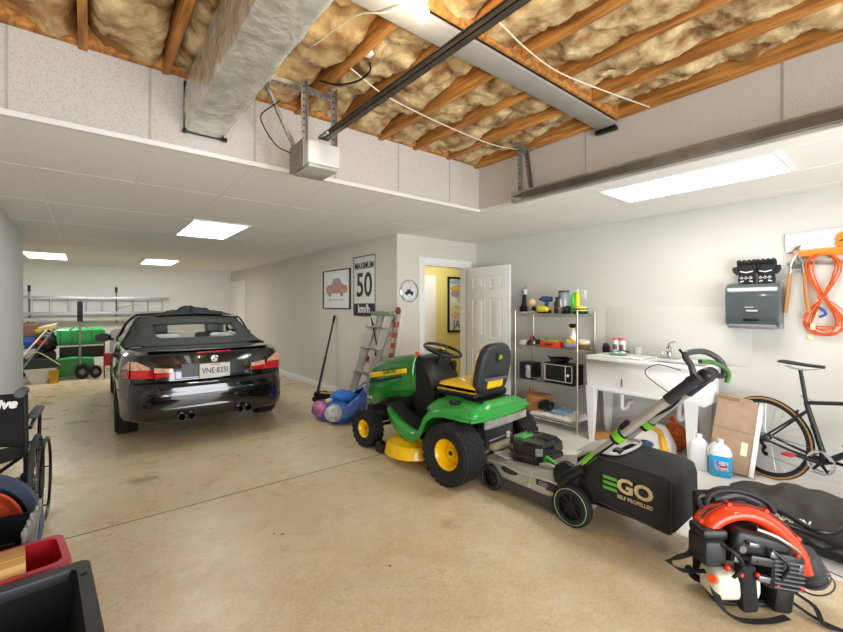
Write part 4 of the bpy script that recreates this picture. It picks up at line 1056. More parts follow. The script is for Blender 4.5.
B().box((0, -.137, .04), (.12, .012, .05), bev=.004).obj('end_panel', RED, t)
t = thing('spray_bottle', 'white spray bottle with yellow trigger on second shelf', 'spray bottle', (4.48, 2.69, Z[2]))
B().lathe([(0, 0), (.045, 0), (.048, .02), (.046, .13), (.02, .20), (.016, .24), (0, .24)], seg=22).obj('bottle', WHITEP, t)
B().box((0, 0, .265), (.03, .09, .05), bev=.01).obj('spray_head', BLACKP, t)
B().box((-.0, -.05, .25), (.03, .035, .07), rot=(20, 0, 0), bev=.01).obj('trigger', YELLOW, t)
B().cyl((0, .045, .275), (0, .065, .275), .012, seg=12).obj('nozzle', YELLOW, t)
t = thing('food_packet', 'yellow and lilac packet at front of second shelf', 'packet', (4.36, 2.66, Z[2]))
B().ball((0, 0, .045), (.05, .08, .045), nz=.1).obj('packet_bottom', mat('lilac', '#9c93b5', .5), t)
B().ball((0, -.01, .085), (.04, .06, .035), nz=.12).obj('packet_top', mat('pack_yellow', '#e6cf2a', .5), t)
t = thing('wicker_basket', 'brown basket holding a cream sponge at right end of second shelf', 'basket', (4.50, 2.575, Z[2]))
B().lathe([(0, 0), (.065, 0), (.082, .05), (.086, .05), (.07, -.0)], seg=24).obj('basket', mat('wicker', '#7a5b3a', .8, bump=.5, bscale=120), t)
B().ball((0, 0, .075), (.078, .078, .04), nz=.15, ns=4).obj('sponge', CREAM, t)
# third shelf
t = thing('speaker_box', 'black box speaker with pale figure print on third shelf', 'speaker', (4.44, 3.27, Z[1]))
B().box((0, 0, .105), (.18, .20, .21), bev=.008).obj('cabinet', BLACKP, t)
B().box((-.094, -.035, .10), (.006, .07, .16), bev=.003).ball((-.095, -.035, .15), (.008, .03, .035)).obj('print', mat('print_grey', '#b5b7b9', .6, var=.5, scale=40), t)
one(B().ball((0, 0, .025), (.04, .05, .025), nz=.1).tube([(0, .04, .02), (.0, .08, .03), (.0, .10, .015)], .01, seg=8, smooth=3), 'grey_tool', GREYP, 'small grey tool between the speaker and framed black box', 'tool', (4.35, 3.08, Z[1]))
t = thing('black_box', 'large black box with white wire frame front on third shelf', 'box', (4.45, 2.80, Z[1]))
B().box((0, 0, .12), (.22, .40, .24), bev=.008).obj('box_body', mat('box_black', '#131516', .5), t)
b = B()
for a in ((-.185, .185, .035, .042), (-.185, .185, .225, .232)): b.bb(-.118, -.110, a[0], a[1], a[2], a[3])
for y in (-.185, .178, -.10): b.bb(-.118, -.110, y, y + .007, .035, .232)
b.obj('front_frame', mat('frame_cream', '#cfcab8', .5), t)
B().cyl((-.112, -.13, .12), (-.122, -.13, .12), .016, seg=16).obj('knob', WHITEP, t)
B().box((-.0, .205, .125), (.2, .006, .245)).obj('cardboard_side', CARDB, t)
t = thing('wire_bowl', 'black shallow bowl resting on top of the framed black box', 'bowl', (4.42, 2.83, Z[1] + .242))
B().lathe([(0, .0), (.05, .0), (.10, .03), (.125, .065), (.13, .065), (.10, .022), (.05, -.0)], seg=26).obj('bowl', BLACKM, t)
for s in (-1, 1): B().tube([(0, s * .125, .06), (0, s * .155, .075), (.02, s * .16, .06)], .006, seg=8, smooth=4).obj('handle', BLACKM, t)
# bottom shelf
t = thing('orange_bottle', 'slim orange bottle at left end of the bottom shelf', 'bottle', (4.56, 3.36, Z[0]))
B().lathe([(0, 0), (.03, 0), (.032, .14), (.014, .19), (.012, .22), (0, .22)], seg=18).obj('bottle', ORANGE, t)
B().cyl((0, 0, .22), (0, 0, .27), .012, .005, seg=12).obj('nozzle', ORANGE, t)
one(B().box((0, 0, .10), (.24, .22, .20), bev=.004).box((-.03, .0, .203), (.2, .2, .006), rot=(0, 6, 0)), 'tan_box', TAN_, 'tan cardboard box at left on the bottom shelf', 'box', (4.53, 3.19, Z[0]))
one(B().box((0, 0, .05), (.14, .18, .10), rot=(0, 0, 15), bev=.03, seg=3).box((-.04, -.03, .11), (.07, .06, .05), bev=.015), 'black_tool_bag', BLACKP, 'black lumpy pouch on the white plastic bag on bottom shelf', 'pouch', (4.42, 3.02, Z[0] + .05))
def sheet(w_, d_, h_, s, nz=1.0):
    def fn(u, v):
        e = (math.sin(PI * u) * math.sin(PI * v)) ** .35 if 0 < u < 1 and 0 < v < 1 else 0
        x = lerp(-w_ / 2, w_ / 2, u); y = lerp(-d_ / 2, d_ / 2, v)
        n_ = noise.noise(Vector((x * 14, y * 14, s))) + .5 * noise.noise(Vector((x * 33, y * 33, s)))
        return (x + .02 * noise.noise(Vector((u * 4, v * 4, s + 3))), y + .02 * noise.noise(Vector((u * 4, v * 4, s + 8))), .003 + e * h_ * (.62 + .5 * nz * n_))
    return B().grid(fn, 30, 34)
o = one(sheet(.30, .62, .06, 3), 'plastic_bag', mat('bag_white', '#e9e4df', .45, var=.08), 'crumpled white plastic bag spread over the bottom shelf', 'bag', (4.47, 2.90, Z[0]), ang=70)
o = one(sheet(.2, .26, .09, 13), 'blue_cloth', mat('cloth_blue', '#8fb4cc', .9, var=.1), 'pale blue cloth heaped on the bottom shelf', 'cloth', (4.48, 2.80, Z[0] + .045), ang=70)
one(sheet(.26, .22, .10, 23), 'white_towel', mat('towel_white', '#e6e2dc', .95, bump=.3), 'white towel heaped at right end of the bottom shelf', 'towel', (4.47, 2.64, Z[0] + .01), ang=70)
# things by the door edge of the shelf
t = thing('hanging_tool', 'black tool with white cup hanging on wall left of shelving', 'tool', (4.69, 3.55, 1.38))
B().tube([(0, 0, .0), (-.01, .0, .12), (0, 0, .25)], [.045, .03, .02], seg=12, smooth=4).obj('tool_body', BLACKP, t)
B().box((-.02, .0, .04), (.05, .11, .08), bev=.015).obj('head', BLACKP, t)
B().lathe([(0, 0), (.025, 0), (.034, .07), (.03, .07), (.02, .01)], (-.01, -.02, .24), seg=16).obj('cup', WHITEP, t)
B().tube([(0, 0, .24), (.02, 0, .34), (.045, 0, .36)], .004, seg=6).obj('hook', STEEL, t)
def plate(y, z, label, gang=1, sw=True):
    t = thing('wall_plate', label, 'wall plate', (XR, y, z))
    B().box((-.004, 0, 0), (.007, .07 * gang, .115), bev=.002).obj('cover_plate', WHITEP, t)
    for dz in (-.025, .025): B().box((-.009, 0, dz), (.004, .03, .028), bev=.002).obj('socket', CREAM, t)
plate(2.70, 1.60, 'white double electrical outlet on the wall above the shelving')

# ================================================================ utility sink
SINKM = mat('sink_white', '#e9e8e6', .35, var=.02)
SX0, SX1, SY0, SY1 = 4.20, 4.71, 1.24, 2.40
t = thing('utility_sink', 'white twin laundry utility sink on tapered legs against right wall', 'sink', (0, 0, 0))
b = B().bb(SX0, SX1, SY0, SY0 + .05, .885, .925, bev=.012).bb(SX0, SX1, SY1 - .05, SY1, .885, .925, bev=.012).bb(SX0, SX0 + .05, SY0, SY1, .885, .925, bev=.012).bb(SX1 - .13, SX1, SY0, SY1, .885, .925, bev=.012).bb(SX0 + .02, SX1 - .02, 1.80, 1.85, .88, .922, bev=.008)
b.obj('rim', SINKM, t)
def basin(y0, y1):
    def R4(x0, x1, a, c, z): return [(x0, a, z), (x1, a, z), (x1, c, z), (x0, c, z)]
    return B().loft([R4(SX0 + .025, SX1 - .10, y0, y1, .90), R4(SX0 + .035, SX1 - .12, y0 + .01, y1 - .01, .57), R4(SX0 + .05, SX1 - .13, y0 + .03, y1 - .03, .56)], cap=False).bb(SX0 + .045, SX1 - .12, y0 + .02, y1 - .02, .56, .57)
for a, c in ((SY0 + .02, SY1 - .02),):
    o = basin(a, c).obj('basin', SINKM, t); solid(o, .006)
for y in (SY0 + .145, SY1 - .06):
    for x in (SX0 + .07, SX1 - .08):
        B().loft([[(x - a, y - a, z), (x + a, y - a, z), (x + a, y + a, z), (x - a, y + a, z)] for z, a in ((0, .022), (.57, .045), (.60, .05))]).obj('leg', SINKM, t)
B().bb(SX0 + .03, SX1 - .12, SY0 + .04, SY1 - .04, .575, .60).obj('apron', SINKM, t)
for y in (1.55, 2.1): B().tube([(4.45, y, .56), (4.45, y, .42), (4.47, y, .36), (4.56, y, .36), (4.62, y, .40), (4.72, y, .40)], .02, seg=12, smooth=4).obj('drain_pipe', WHITEP, t)
B().tube([(4.215, 1.99, .64), (4.212, 1.99, .72)], .007, seg=8).obj('drain_mark', DARKST, t)
t = thing('faucet', 'chrome single-lever faucet at back of the utility sink', 'faucet', (4.62, 1.70, .925))
B().lathe([(0, 0), (.03, 0), (.03, .01), (.024, .02), (.024, .09), (.03, .10), (.02, .125), (0, .13)], seg=20).obj('body', CHROME, t)
B().tube([(0, 0, .06), (-.07, 0, .09), (-.16, 0, .08), (-.17, 0, .06)], [.015, .013, .011], seg=12, smooth=4).obj('spout', CHROME, t)
B().tube([(0, 0, .125), (-.03, -.01, .155), (-.01, -.06, .18)], [.012, .010, .007], seg=10, smooth=3).obj('lever', CHROME, t)
B().bb(-.03, .03, -.10, .10, 0, .008, bev=.003).obj('base_plate', CHROME, t)
# items on the sink
t = thing('black_bottle', 'small black bottle pair at left rear corner of sink', 'bottle', (4.58, 2.34, .925))
B().box((0, .0, .045), (.06, .07, .09), bev=.012).obj('body', BLACKP, t)
B().box((0, 0, .10), (.05, .05, .03), bev=.01).obj('cap', mat('charcoal', '#3a3a3c', .5), t)
for k, y in enumerate((2.235, 2.165)):
    t = thing('cleanser_canister', ('white canister with pink lid on sink, left one', 'white canister with pink lid on sink, right one')[k], 'canister', (4.60, y, .925), group='cleanser canisters')
    B().lathe([(0, 0), (.032, 0), (.033, .005), (.033, .155), (0, .155)], seg=22).obj('canister', WHITEP, t)
    B().lathe([(.034, .155), (.034, .175), (.02, .185), (0, .185)], seg=22).obj('lid', mat('pink_lid', '#d8707a', .5), t)
    B().grid(lambda u, v: (-.0338 * math.cos(lerp(-.8, .8, u)), .0338 * math.sin(lerp(-.8, .8, u)), lerp(.05, .11, v)), 8, 2).obj('label_patch', mat('label_dark', '#6b5a5c', .6, var=.5, scale=60), t)
t = thing('steel_mug', 'grey mug standing behind the paper on the sink', 'mug', (4.60, 2.0, .925))
B().lathe([(0, 0), (.04, 0), (.043, .10), (.038, .10), (.036, .01), (0, .01)], seg=22).obj('mug', mat('mug_grey', '#b5b6b4', .4), t)
B().tube([(0, -.04, .08), (0, -.07, .07), (0, -.07, .04), (0, -.04, .025)], .006, seg=8, smooth=4).obj('handle', mat('mug_grey', '', .4), t)
one(B().box((0, 0, .006), (.34, .52, .012), bev=.003), 'cutting_board', mat('board_white', '#dfe5e2', .4), 'white board laid across left basin of the sink', 'board', (4.42, 2.07, .9265), 3)
t = thing('green_dish', 'flat green dish and black tongs on the white board', 'dish', (4.40, 2.12, .9395))
B().lathe([(0, 0), (.055, 0), (.075, .012), (.07, .012), (.05, .004), (0, .004)], seg=22, M=Matrix.Diagonal((1, 1.3, 1, 1))).obj('dish', mat('dish_green', '#77b58a', .5), t)
B().tube([(.06, .06, .03), (.08, -.02, .04), (.05, -.10, .035)], .006, seg=8, smooth=4).obj('tongs', BLACKP, t)
# beneath the sink
t = thing('pet_food_bag', 'yellow and white sack slumped under the utility sink', 'bag', (4.42, 1.82, 0))
def sack(w_, d_, h_, s):
    secs = []
    for k in range(11):
        f = k / 10; z = h_ * f; ww = w_ / 2 * (1 - .45 * f ** 2); dd = d_ / 2 * (1 - .75 * f ** 1.6)
        ring_ = []
        for q in range(24):
            a = 2 * PI * q / 24; c, s_ = math.cos(a), math.sin(a)
            r_ = 1 + .07 * noise.noise(Vector((c * 2, s_ * 2, f * 4 + s)))
            ring_.append((dd * abs(c) ** .7 * (1 if c > 0 else -1) * r_ + .05 * f, ww * abs(s_) ** .7 * (1 if s_ > 0 else -1) * r_, z))
        secs.append(ring_)
    return B().loft(secs)
sack(.50, .24, .27, 1).obj('sack', mat('sack_white', '#ece9e2', .5, var=.06), t, ang=60)
for s in (-1, 1):
    B().tube([(-.09, s * .20, .02), (-.10, s * .19, .08), (-.05, s * .15, .16), (.01, s * .11, .215)], [.035, .032, .026, .02], seg=10, smooth=4).obj('yellow_corner', mat('sack_yellow', '#efb52a', .5), t)
B().tube([(-.03, -.13, .215), (.0, 0, .245), (-.03, .13, .215)], .022, seg=10, smooth=4).obj('yellow_top', mat('sack_yellow', '', .5), t)
B().ball((-.115, -.03, .10), (.02, .07, .035), rot=(0, 14, 0)).obj('blue_mark', mat('mark_blue', '#31506e', .5), t)
t = thing('mesh_sack', 'orange mesh sack under the sink behind the yellow sack', 'bag', (4.60, 1.64, 0))
B().ball((0, 0, .14), (.08, .12, .14), nz=.10, ns=4).obj('mesh_body', mat('mesh_orange', '#e0701f', .8, col2='#9a4718', scale=45, bump=.6, bscale=70), t)
B().tube([(0, 0, .26), (0, .01, .30), (-.02, .03, .33)], [.03, .015, .03], seg=10).obj('knot', ORANGE, t)
one(B().box((0, 0, .035), (.20, .28, .07), bev=.004).box((0, .0, .074), (.19, .13, .004), rot=(5, 0, 0)), 'flat_cardboard_box', TAN_, 'low tan cardboard box under the left end of the sink', 'box', (4.38, 2.20, 0.002))
t = thing('dark_umbrella', 'folded black umbrella leaning between sink and shelving', 'umbrella', (4.55, 2.47, 0.0))
B().lathe([(0, 0), (.008, .02), (.035, .20), (.03, .34), (.012, .50), (0, .51)], seg=14).obj('canopy', FABRIC, t)
B().tube([(0, 0, .5), (0, 0, .60), (.0, -.02, .63), (0, -.04, .60)], .009, seg=8, smooth=3).obj('handle', BLACKP, t)

# ================================================================ wall things right
t = thing('towel_dispenser', 'smoky grey paper towel dispenser mounted on the right wall', 'towel dispenser', (XR, 1.015, 1.265))
SMOKE = mat('smoky_plastic', '#4d5659', .14, var=.08, coat=.7)
prof = [(-.002, 0), (-.12, 0), (-.165, .02), (-.185, .06), (-.20, .15), (-.205, .26), (-.195, .34), (-.165, .39), (-.11, .405), (-.002, .405)]
B().loft([[(x * k, y, .2 + (z - .2) * k2) for x, z in prof] for y, k, k2 in ((-.19, .93, .96), (-.18, .99, .995), (-.165, 1, 1), (.165, 1, 1), (.18, .99, .995), (.19, .93, .96))]).obj('cover', SMOKE, t, ang=30)
B().bb(-.19, -.05, -.17, .17, -.005, .035, bev=.01).obj('lower_tray', mat('tray_grey', '#8b9092', .35, metal=.4), t)
B().box((-.192, 0, .075), (.012, .11, .022), bev=.008).obj('slot', BLACKP, t)
B().box((-.2085, -.01, .155), (.004, .08, .014)).box((-.209, .01, .185), (.004, .06, .007)).obj('logo_strip', mat('logo_grey', '#c9cdd0', .4), t)
for s in (-1, 1): B().box((-.10, s * .187, .2), (.16, .012, .33), bev=.005).obj('side_seam', mat('side_grey', '#5d686d', .3), t)
B().bb(-.010, -.001, -.19, .19, .0, .40).obj('back_plate', GREYP, t)
def glove(y, rz, lab):
    t = thing('work_glove', lab, 'glove', (XR - .095, y, 1.268 + .405), rz, group='black gloves')
    def G(c, s_, r=(0, 0, 0)): return B().ball(c, s_, rot=r, seg=16)
    b = B().loft([[(.028 * math.cos(a) * k2, w_ * math.sin(a), z) for a in [2 * PI * q / 20 for q in range(20)]] for z, w_, k2 in ((.0, .062, 1.0), (.03, .064, 1.05), (.065, .060, .95), (.09, .070, 1.1), (.13, .076, 1.1), (.155, .072, 1.0), (.165, .06, .8))])
    b.obj('palm', mat('glove_black', '#1f1f21', .8, bump=.3, bscale=150), t, ang=60)
    for q, yy in enumerate((-.052, -.018, .018, .052)):
        B().tube([(0, yy, .14), (-.005, yy * 1.05, .172), (-.028, yy * 1.05, .187), (-.045, yy, .172)], [.02, .019, .018, .015], seg=12, smooth=4).obj('finger', mat('glove_dark', '#2a2a2c', .8, var=.3, scale=60), t)
    s = 1 if y > 1.0 else -1
    B().tube([(0, s * .06, .08), (-.01, s * .085, .11), (-.02, s * .088, .14)], [.02, .019, .015], seg=12, smooth=4).obj('thumb', mat('glove_dark', '', .8), t)
    W = mat('glove_white', '#e8e8e8', .7)
    b = B()
    for k in range(3): b.tube([(-.0315, -.04 + k * .032, .038), (-.033, -.028 + k * .032, .052), (-.0315, -.016 + k * .032, .040), (-.031, -.028 + k * .032, .030)], .0042, seg=6, closed=True)
    b.tube([(-.029, -.045, .10), (-.034, 0, .088), (-.029, .045, .10)], .0055, seg=6).tube([(-.028, -.045, .006), (-.030, -.02, .012)], .006, seg=6).tube([(-.028, .045, .006), (-.030, .02, .012)], .006, seg=6)
    b.obj('white_pattern', W, t)
    return t
glove(1.065, 6, 'black glove with white pattern on dispenser, left one')
glove(.925, -6, 'black glove with white pattern on dispenser, right one')
# wall rail, loppers, cord, level
one(B().bb(-.025, -.001, -.6, .80, -.014, .014, bev=.003), 'wall_rail', mat('rail_grey', '#8f8a7d', .5, metal=.4), 'grey metal hanging rail on right wall behind the orange cord', 'rail', (XR, 0, 1.822))
t = thing('garden_lopper', 'wooden-handled loppers hanging open below the orange level', 'loppers', (XR - .045, .735, 1.90))
WOODH = mat('lopper_wood', '#c08a55', .5, col2='#a8703c', scale=8, stretch=(1, 1, .2))
for s in (-1, 1):
    B().tube([(0, 0, .0), (0, s * .035, -.07), (0, s * .045, -.17)], [.012, .012, .013], seg=8).obj('shank', STEEL, t)
    B().tube([(0, s * .045, -.16), (0, s * .062, -.34), (0, s * .078, -.50)], [.014, .018, .016], seg=12, smooth=4).obj('grip', WOODH, t)
B().tube([(-.012, -.03, -.11), (-.012, .03, -.11)], .010, seg=8).obj('stop', DARKST, t)
B().prism([(-.02, -.01), (.02, -.015), (.03, .02), (.01, .06), (-.03, .08), (-.012, .045), (-.026, .02)], -.006, .006, 'YZ').obj('blade', DARKST, t)
B().cyl((-.018, 0, .0), (.010, 0, 0), .014, seg=12).obj('pivot_bolt', STEEL, t)
OC = mat('cord_orange', '#e2601d', .45, var=.1)
t = thing('coiled_extension_lead', 'coiled orange extension cord in a figure of eight on wall', 'extension cord', (XR - .05, .571, 1.53))
rnd = random.Random(3)
for k in range(7):
    pts = []
    ru, rl = .085 + rnd.uniform(-.022, .022), .088 + rnd.uniform(-.03, .03); hu, hl = .37 + rnd.uniform(-.02, .01), -.28 + rnd.uniform(-.04, .06); dx = rnd.uniform(-.02, .018); ph = rnd.uniform(-.012, .012)
    for q in range(40):
        a = 2 * PI * q / 40
        z = math.sin(a); yy = math.sin(2 * a)
        if z >= 0: pts.append((dx + .006 * math.cos(a * 3), ph + yy * ru * 1.0, z * hu))
        else: pts.append((dx + .008 * math.cos(a * 3), -ph + yy * rl * 1.15, -z * hl))
    B().tube(pts, .0048, seg=7, closed=True).obj('cord_loop', OC, t)
B().tube([(-.03 + .03 * math.cos(a), .03 * math.sin(a), .01 * math.sin(2 * a)) for a in [k * PI / 8 for k in range(32)]], .005, seg=7).obj('cord_wrap', OC, t)
B().tube([(-.03, .02, -.08), (-.035, -.02, -.13), (-.035, .02, -.16)], .012, seg=8, smooth=3).obj('blue_tie', BLUEP, t)
B().box((-.02, .06, -.24), (.03, .03, .05), bev=.006).tube([(-.02, .03, -.12), (-.02, .06, -.22)], .005, seg=6).obj('plug', CREAM, t)
one(B().bb(-.05, .0, -.55, .76, -.028, .028, bev=.004).bb(-.052, -.049, -.5, .7, -.012, .012), 'orange_level', mat('level_orange', '#ee8a1e', .4, var=.05), 'long orange bar across the wall above the orange cord', 'level', (XR - .002, 0, 1.905), 0)
def plas(u, v):
    y = lerp(.44, .815, u); z = lerp(1.94, 2.10, v) - .02 * u
    return (XR - .012 - .018 * abs(noise.noise(Vector((y * 16, z * 26, 2)))) - .01 * abs(noise.noise(Vector((y * 40, z * 60, 5)))), y, z + .006 * noise.noise(Vector((y * 20, 0, 1))))
o = one(B().grid(plas, 40, 20), 'clear_plastic_bag', mat('crinkled_plastic', '#e4e3e6', .12, var=.1, coat=.8), 'crinkled shiny plastic bag pinned above the orange bar', 'bag', ang=20)
solid(o, .003)
t = thing('orange_saw_case', 'orange tool with dark curved slot at right end of wall', 'tool', (XR - .002, .36, 1.935))
B().prism([(-.22, 0), (.13, .0), (.145, .02), (.14, .10), (.10, .125), (0, .135), (-.22, .14)], -.035, -.001, 'YZ', bev=.005).obj('tool_body', mat('level_orange', '', .4), t)
B().tube([(-.037, .12, .05), (-.038, .06, .068), (-.038, -.02, .066)], .007, seg=8, smooth=4).obj('curved_slot', DARKST, t)
t = thing('key_tag', 'small cream tag hanging on wall below loppers and cord', 'tag', (XR - .008, .655, 1.20))
B().box((0, 0, 0), (.008, .035, .045), bev=.003).obj('tag', CREAM, t)
B().tube([(0, 0, .02), (0, -.02, .09), (-.01, -.03, .13)], .0015, seg=5).obj('string', CREAM, t)

# ================================================================ bicycle
t = thing('road_bicycle', 'matte black road bicycle with tan-wall tyres leaning by the wall', 'bicycle', (4.50, .90, 0), -110.4)
CARB = mat('carbon_black', '#26292c', .45, var=.1)
TANW = mat('tan_sidewall', '#b98f5c', .6)
def bwheel(x):
    o = B().lathe([(.322, -.010), (.330, -.013), (.340, -.009), (.344, 0), (.340, .009), (.330, .013), (.322, .010)], (x, 0, .345), 'Y', 72).obj('tyre', RUBBER, t)
    for s in (-1, 1): B().lathe([(.319, s * .010), (.327, s * .0135), (.336, s * .0125)], (x, 0, .345), 'Y', 72).obj('sidewall', TANW, o)
    B().lathe([(.288, -.006), (.300, -.011), (.320, -.0115), (.320, .0115), (.300, .011), (.288, .006), (.288, -.006)], (x, 0, .345), 'Y', 72).obj('rim', mat('bike_rim', '#2b2c2e', .35, metal=.3), o)
    sp = B()
    for k in range(24):
        a = 2 * PI * k / 24; s = 1 if k % 2 else -1; a2 = a + s * .5
        sp.tube([(x + .018 * math.cos(a2), s * .03, .345 + .018 * math.sin(a2)), (x + .292 * math.cos(a), 0, .345 + .292 * math.sin(a))], .0013, seg=4)
    sp.obj('spokes', ALU, o)
    B().cyl((x, -.05, .345), (x, .05, .345), .016, seg=14).cyl((x, -.033, .345), (x, -.028, .345), .028, seg=18).cyl((x, .028, .345), (x, .033, .345), .028, seg=18).obj('hub', BLACKM, o)
bwheel(0); bwheel(.985)
BBp = (.405, 0, .275); SCp = (.285, 0, .70); HT1 = (.83, 0, .80); HT2 = (.865, 0, .65)
f = B().tube([BBp, (.385, 0, .36), SCp], [.022, .020, .017], seg=12).tube([SCp, HT1], .015, seg=12).tube([BBp, HT2], .022, seg=12).tube([HT1, HT2], .021, seg=12)
for s in (-1, 1):
    f.tube([(BBp[0], s * .03, BBp[2]), (.2, s * .05, .305), (0, s * .062, .345)], [.014, .011, .009], seg=8)
    f.tube([(SCp[0] + .01, s * .012, .64), (0, s * .062, .345)], [.009, .007], seg=8)
    f.tube([(HT2[0], s * .03, .64), (.91, s * .05, .5), (.985, s * .055, .345)], [.013, .009], seg=8)
f.cyl((BBp[0], -.045, BBp[2]), (BBp[0], .045, BBp[2]), .023, seg=16)
f.obj('frame', CARB, t)
B().tube([SCp, (.245, 0, .96)], .0135, seg=12).obj('seat_post', CARB, t)
sd = []
for k in range(9):
    f_ = k / 8; x = lerp(.12, .40, f_); w_ = interp([(0, .066), (.25, .068), (.5, .035), (.8, .021), (1, .016)], f_); zc = .995 + .012 * (1 - f_) ** 2 - .006 * f_ * 0
    sd.append([(x, w_ * math.cos(a), zc + (.012 if math.sin(a) > 0 else .014) * math.sin(a)) for a in [2 * PI * q / 16 for q in range(16)]])
B().loft(sd).obj('saddle', mat('saddle_black', '#2a2d30', .5), t, ang=60)
B().tube([(.15, .02, .975), (.2, .02, .957), (.30, .02, .957), (.36, .015, .975)], .0035, seg=6).tube([(.15, -.02, .975), (.2, -.02, .957), (.30, -.02, .957), (.36, -.015, .975)], .0035, seg=6).obj('saddle_rails', STEEL, t)
cr = thing('crankset', None, None); cr.parent = t
for sgn in (-1,):
    b = B().lathe([(.074, -.002), (.088, -.003), (.0885, .003), (.074, .002)], (BBp[0], sgn * .052, BBp[2]), 'Y', 60)
    b.lathe([(.060, -.001), (.070, -.002), (.0705, .002), (.060, .001)], (BBp[0], sgn * .046, BBp[2]), 'Y', 50)
    for k in range(44):
        a = 2 * PI * k / 44; b.box((BBp[0] + .090 * math.cos(a), sgn * .052, BBp[2] + .090 * math.sin(a)), (.005, .002, .005), rot=(0, -math.degrees(a), 0))
    b.obj('chainring', CHROME, cr)
    b = B()
    for k in range(5):
        a = 2 * PI * k / 5 + .3; b.tube([(BBp[0], sgn * .056, BBp[2]), (BBp[0] + .078 * math.cos(a), sgn * .055, BBp[2] + .078 * math.sin(a))], [.014, .008], seg=8)
    b.obj('spider', BLACKM, cr)
    B().tube([(BBp[0], sgn * .068, BBp[2]), (BBp[0] - .165, sgn * .075, BBp[2] + .01)], [.014, .010], seg=10).cyl((BBp[0], sgn * .06, BBp[2]), (BBp[0], sgn * .08, BBp[2]), .018, seg=16).obj('crank_arm', mat('crank_grey', '#3a3c3f', .3, metal=.5), cr)
    B().box((BBp[0] - .175, sgn * .115, BBp[2] + .012), (.07, .07, .022), bev=.008).obj('pedal', mat('pedal_red', '#c2303a', .5), cr)
    B().tube([(BBp[0], .06, BBp[2]), (BBp[0] + .165, .07, BBp[2] - .01)], [.014, .010], seg=10).obj('crank_arm', BLACKM, cr)
b = B()
for k, r_ in enumerate((.022, .027, .032, .037, .042)): b.lathe([(r_ - .006, -.001), (r_, -.001), (r_, .001), (r_ - .006, .001)], (0, -.042 + k * .004, .345), 'Y', 36)
b.obj('cassette', STEEL, t)
B().tube([(0, -.05, .345), (-.005, -.055, .31), (.02, -.055, .28), (.01, -.055, .24), (.03, -.055, .21)], [.012, .014, .012], seg=8, smooth=3).cyl((.02, -.058, .275), (.02, -.05, .275), .018, seg=16).cyl((.03, -.058, .22), (.03, -.05, .22), .018, seg=16).obj('rear_derailleur', BLACKM, t)
B().tube([(.02, -.052, .383), (BBp[0], -.052, BBp[2] + .088)], .0025, seg=5).tube([(.03, -.052, .203), (BBp[0], -.052, BBp[2] - .088)], .0025, seg=5).obj('chain', DARKST, t)
B().tube([(.33, -.02, .53), (.35, -.022, .50), (.37, -.022, .42)], [.009, .011, .008], seg=8).obj('front_derailleur', BLACKM, t)
B().tube([(.205, -.0, .60), (.23, .0, .625), (.24, -.03, .61)], .009, seg=8).obj('brake', BLACKM, t)
B().tube([(.29, 0, .72), (.26, -.02, .75), (.30, -.03, .745), (.36, -.02, .715)], .002, seg=5, smooth=4).obj('cable', BLACKM, t)
B().lathe([(0, 0), (.032, 0), (.034, .01), (.034, .12), (.02, .15), (0, .155)], M=Euler((0, R(56), 0)).to_matrix().to_4x4() , c=(.53, 0, .42), seg=20).obj('bottle', mat('bottle_smoke', '#454b52', .3), t)
B().tube([HT1, (.80, 0, .87), (.88, 0, .89)], .014, seg=10).tube([(.88, -.20, .89), (.88, .20, .89)], .014, seg=10).tube([(.88, -.20, .89), (.96, -.21, .88), (.97, -.21, .80), (.88, -.21, .75)], .013, seg=8, smooth=4).tube([(.88, .20, .89), (.96, .21, .88), (.97, .21, .80), (.88, .21, .75)], .013, seg=8, smooth=4).obj('handlebar', BLACKP, t)

# cardboard, jugs
t = thing('flattened_carton', 'brown cardboard carton with white foam edge leaning beside the bicycle', 'carton', (4.31, 1.13, .0), 20)
LT = Matrix.Translation((0, 0, .028)) @ Matrix.Rotation(R(17), 4, 'Y') @ Matrix.Rotation(R(9), 4, 'X')
B().box((0, .0, .33), (.055, .29, .64), bev=.003).xf(LT).obj('carton_panel', mat('cardboard_grey', '#a68c73', .85, var=.08, scale=12), t)
B().box((-.0, -.162, .325), (.075, .035, .64), bev=.004).xf(LT).obj('foam_edge', mat('foam_white', '#efefec', .7), t)
B().box((-.0295, -.09, .22), (.003, .045, .11)).xf(LT).obj('shipping_label', CREAM, t)
B().box((-.0295, .07, .625), (.003, .16, .03)).xf(LT).obj('carton_tape', mat('tape_brown', '#8c6842', .4), t)
B().box((-.0295, .0, .36), (.002, .33, .004)).xf(LT).obj('fold_line', mat('fold_brown', '#8f7152', .9), t)
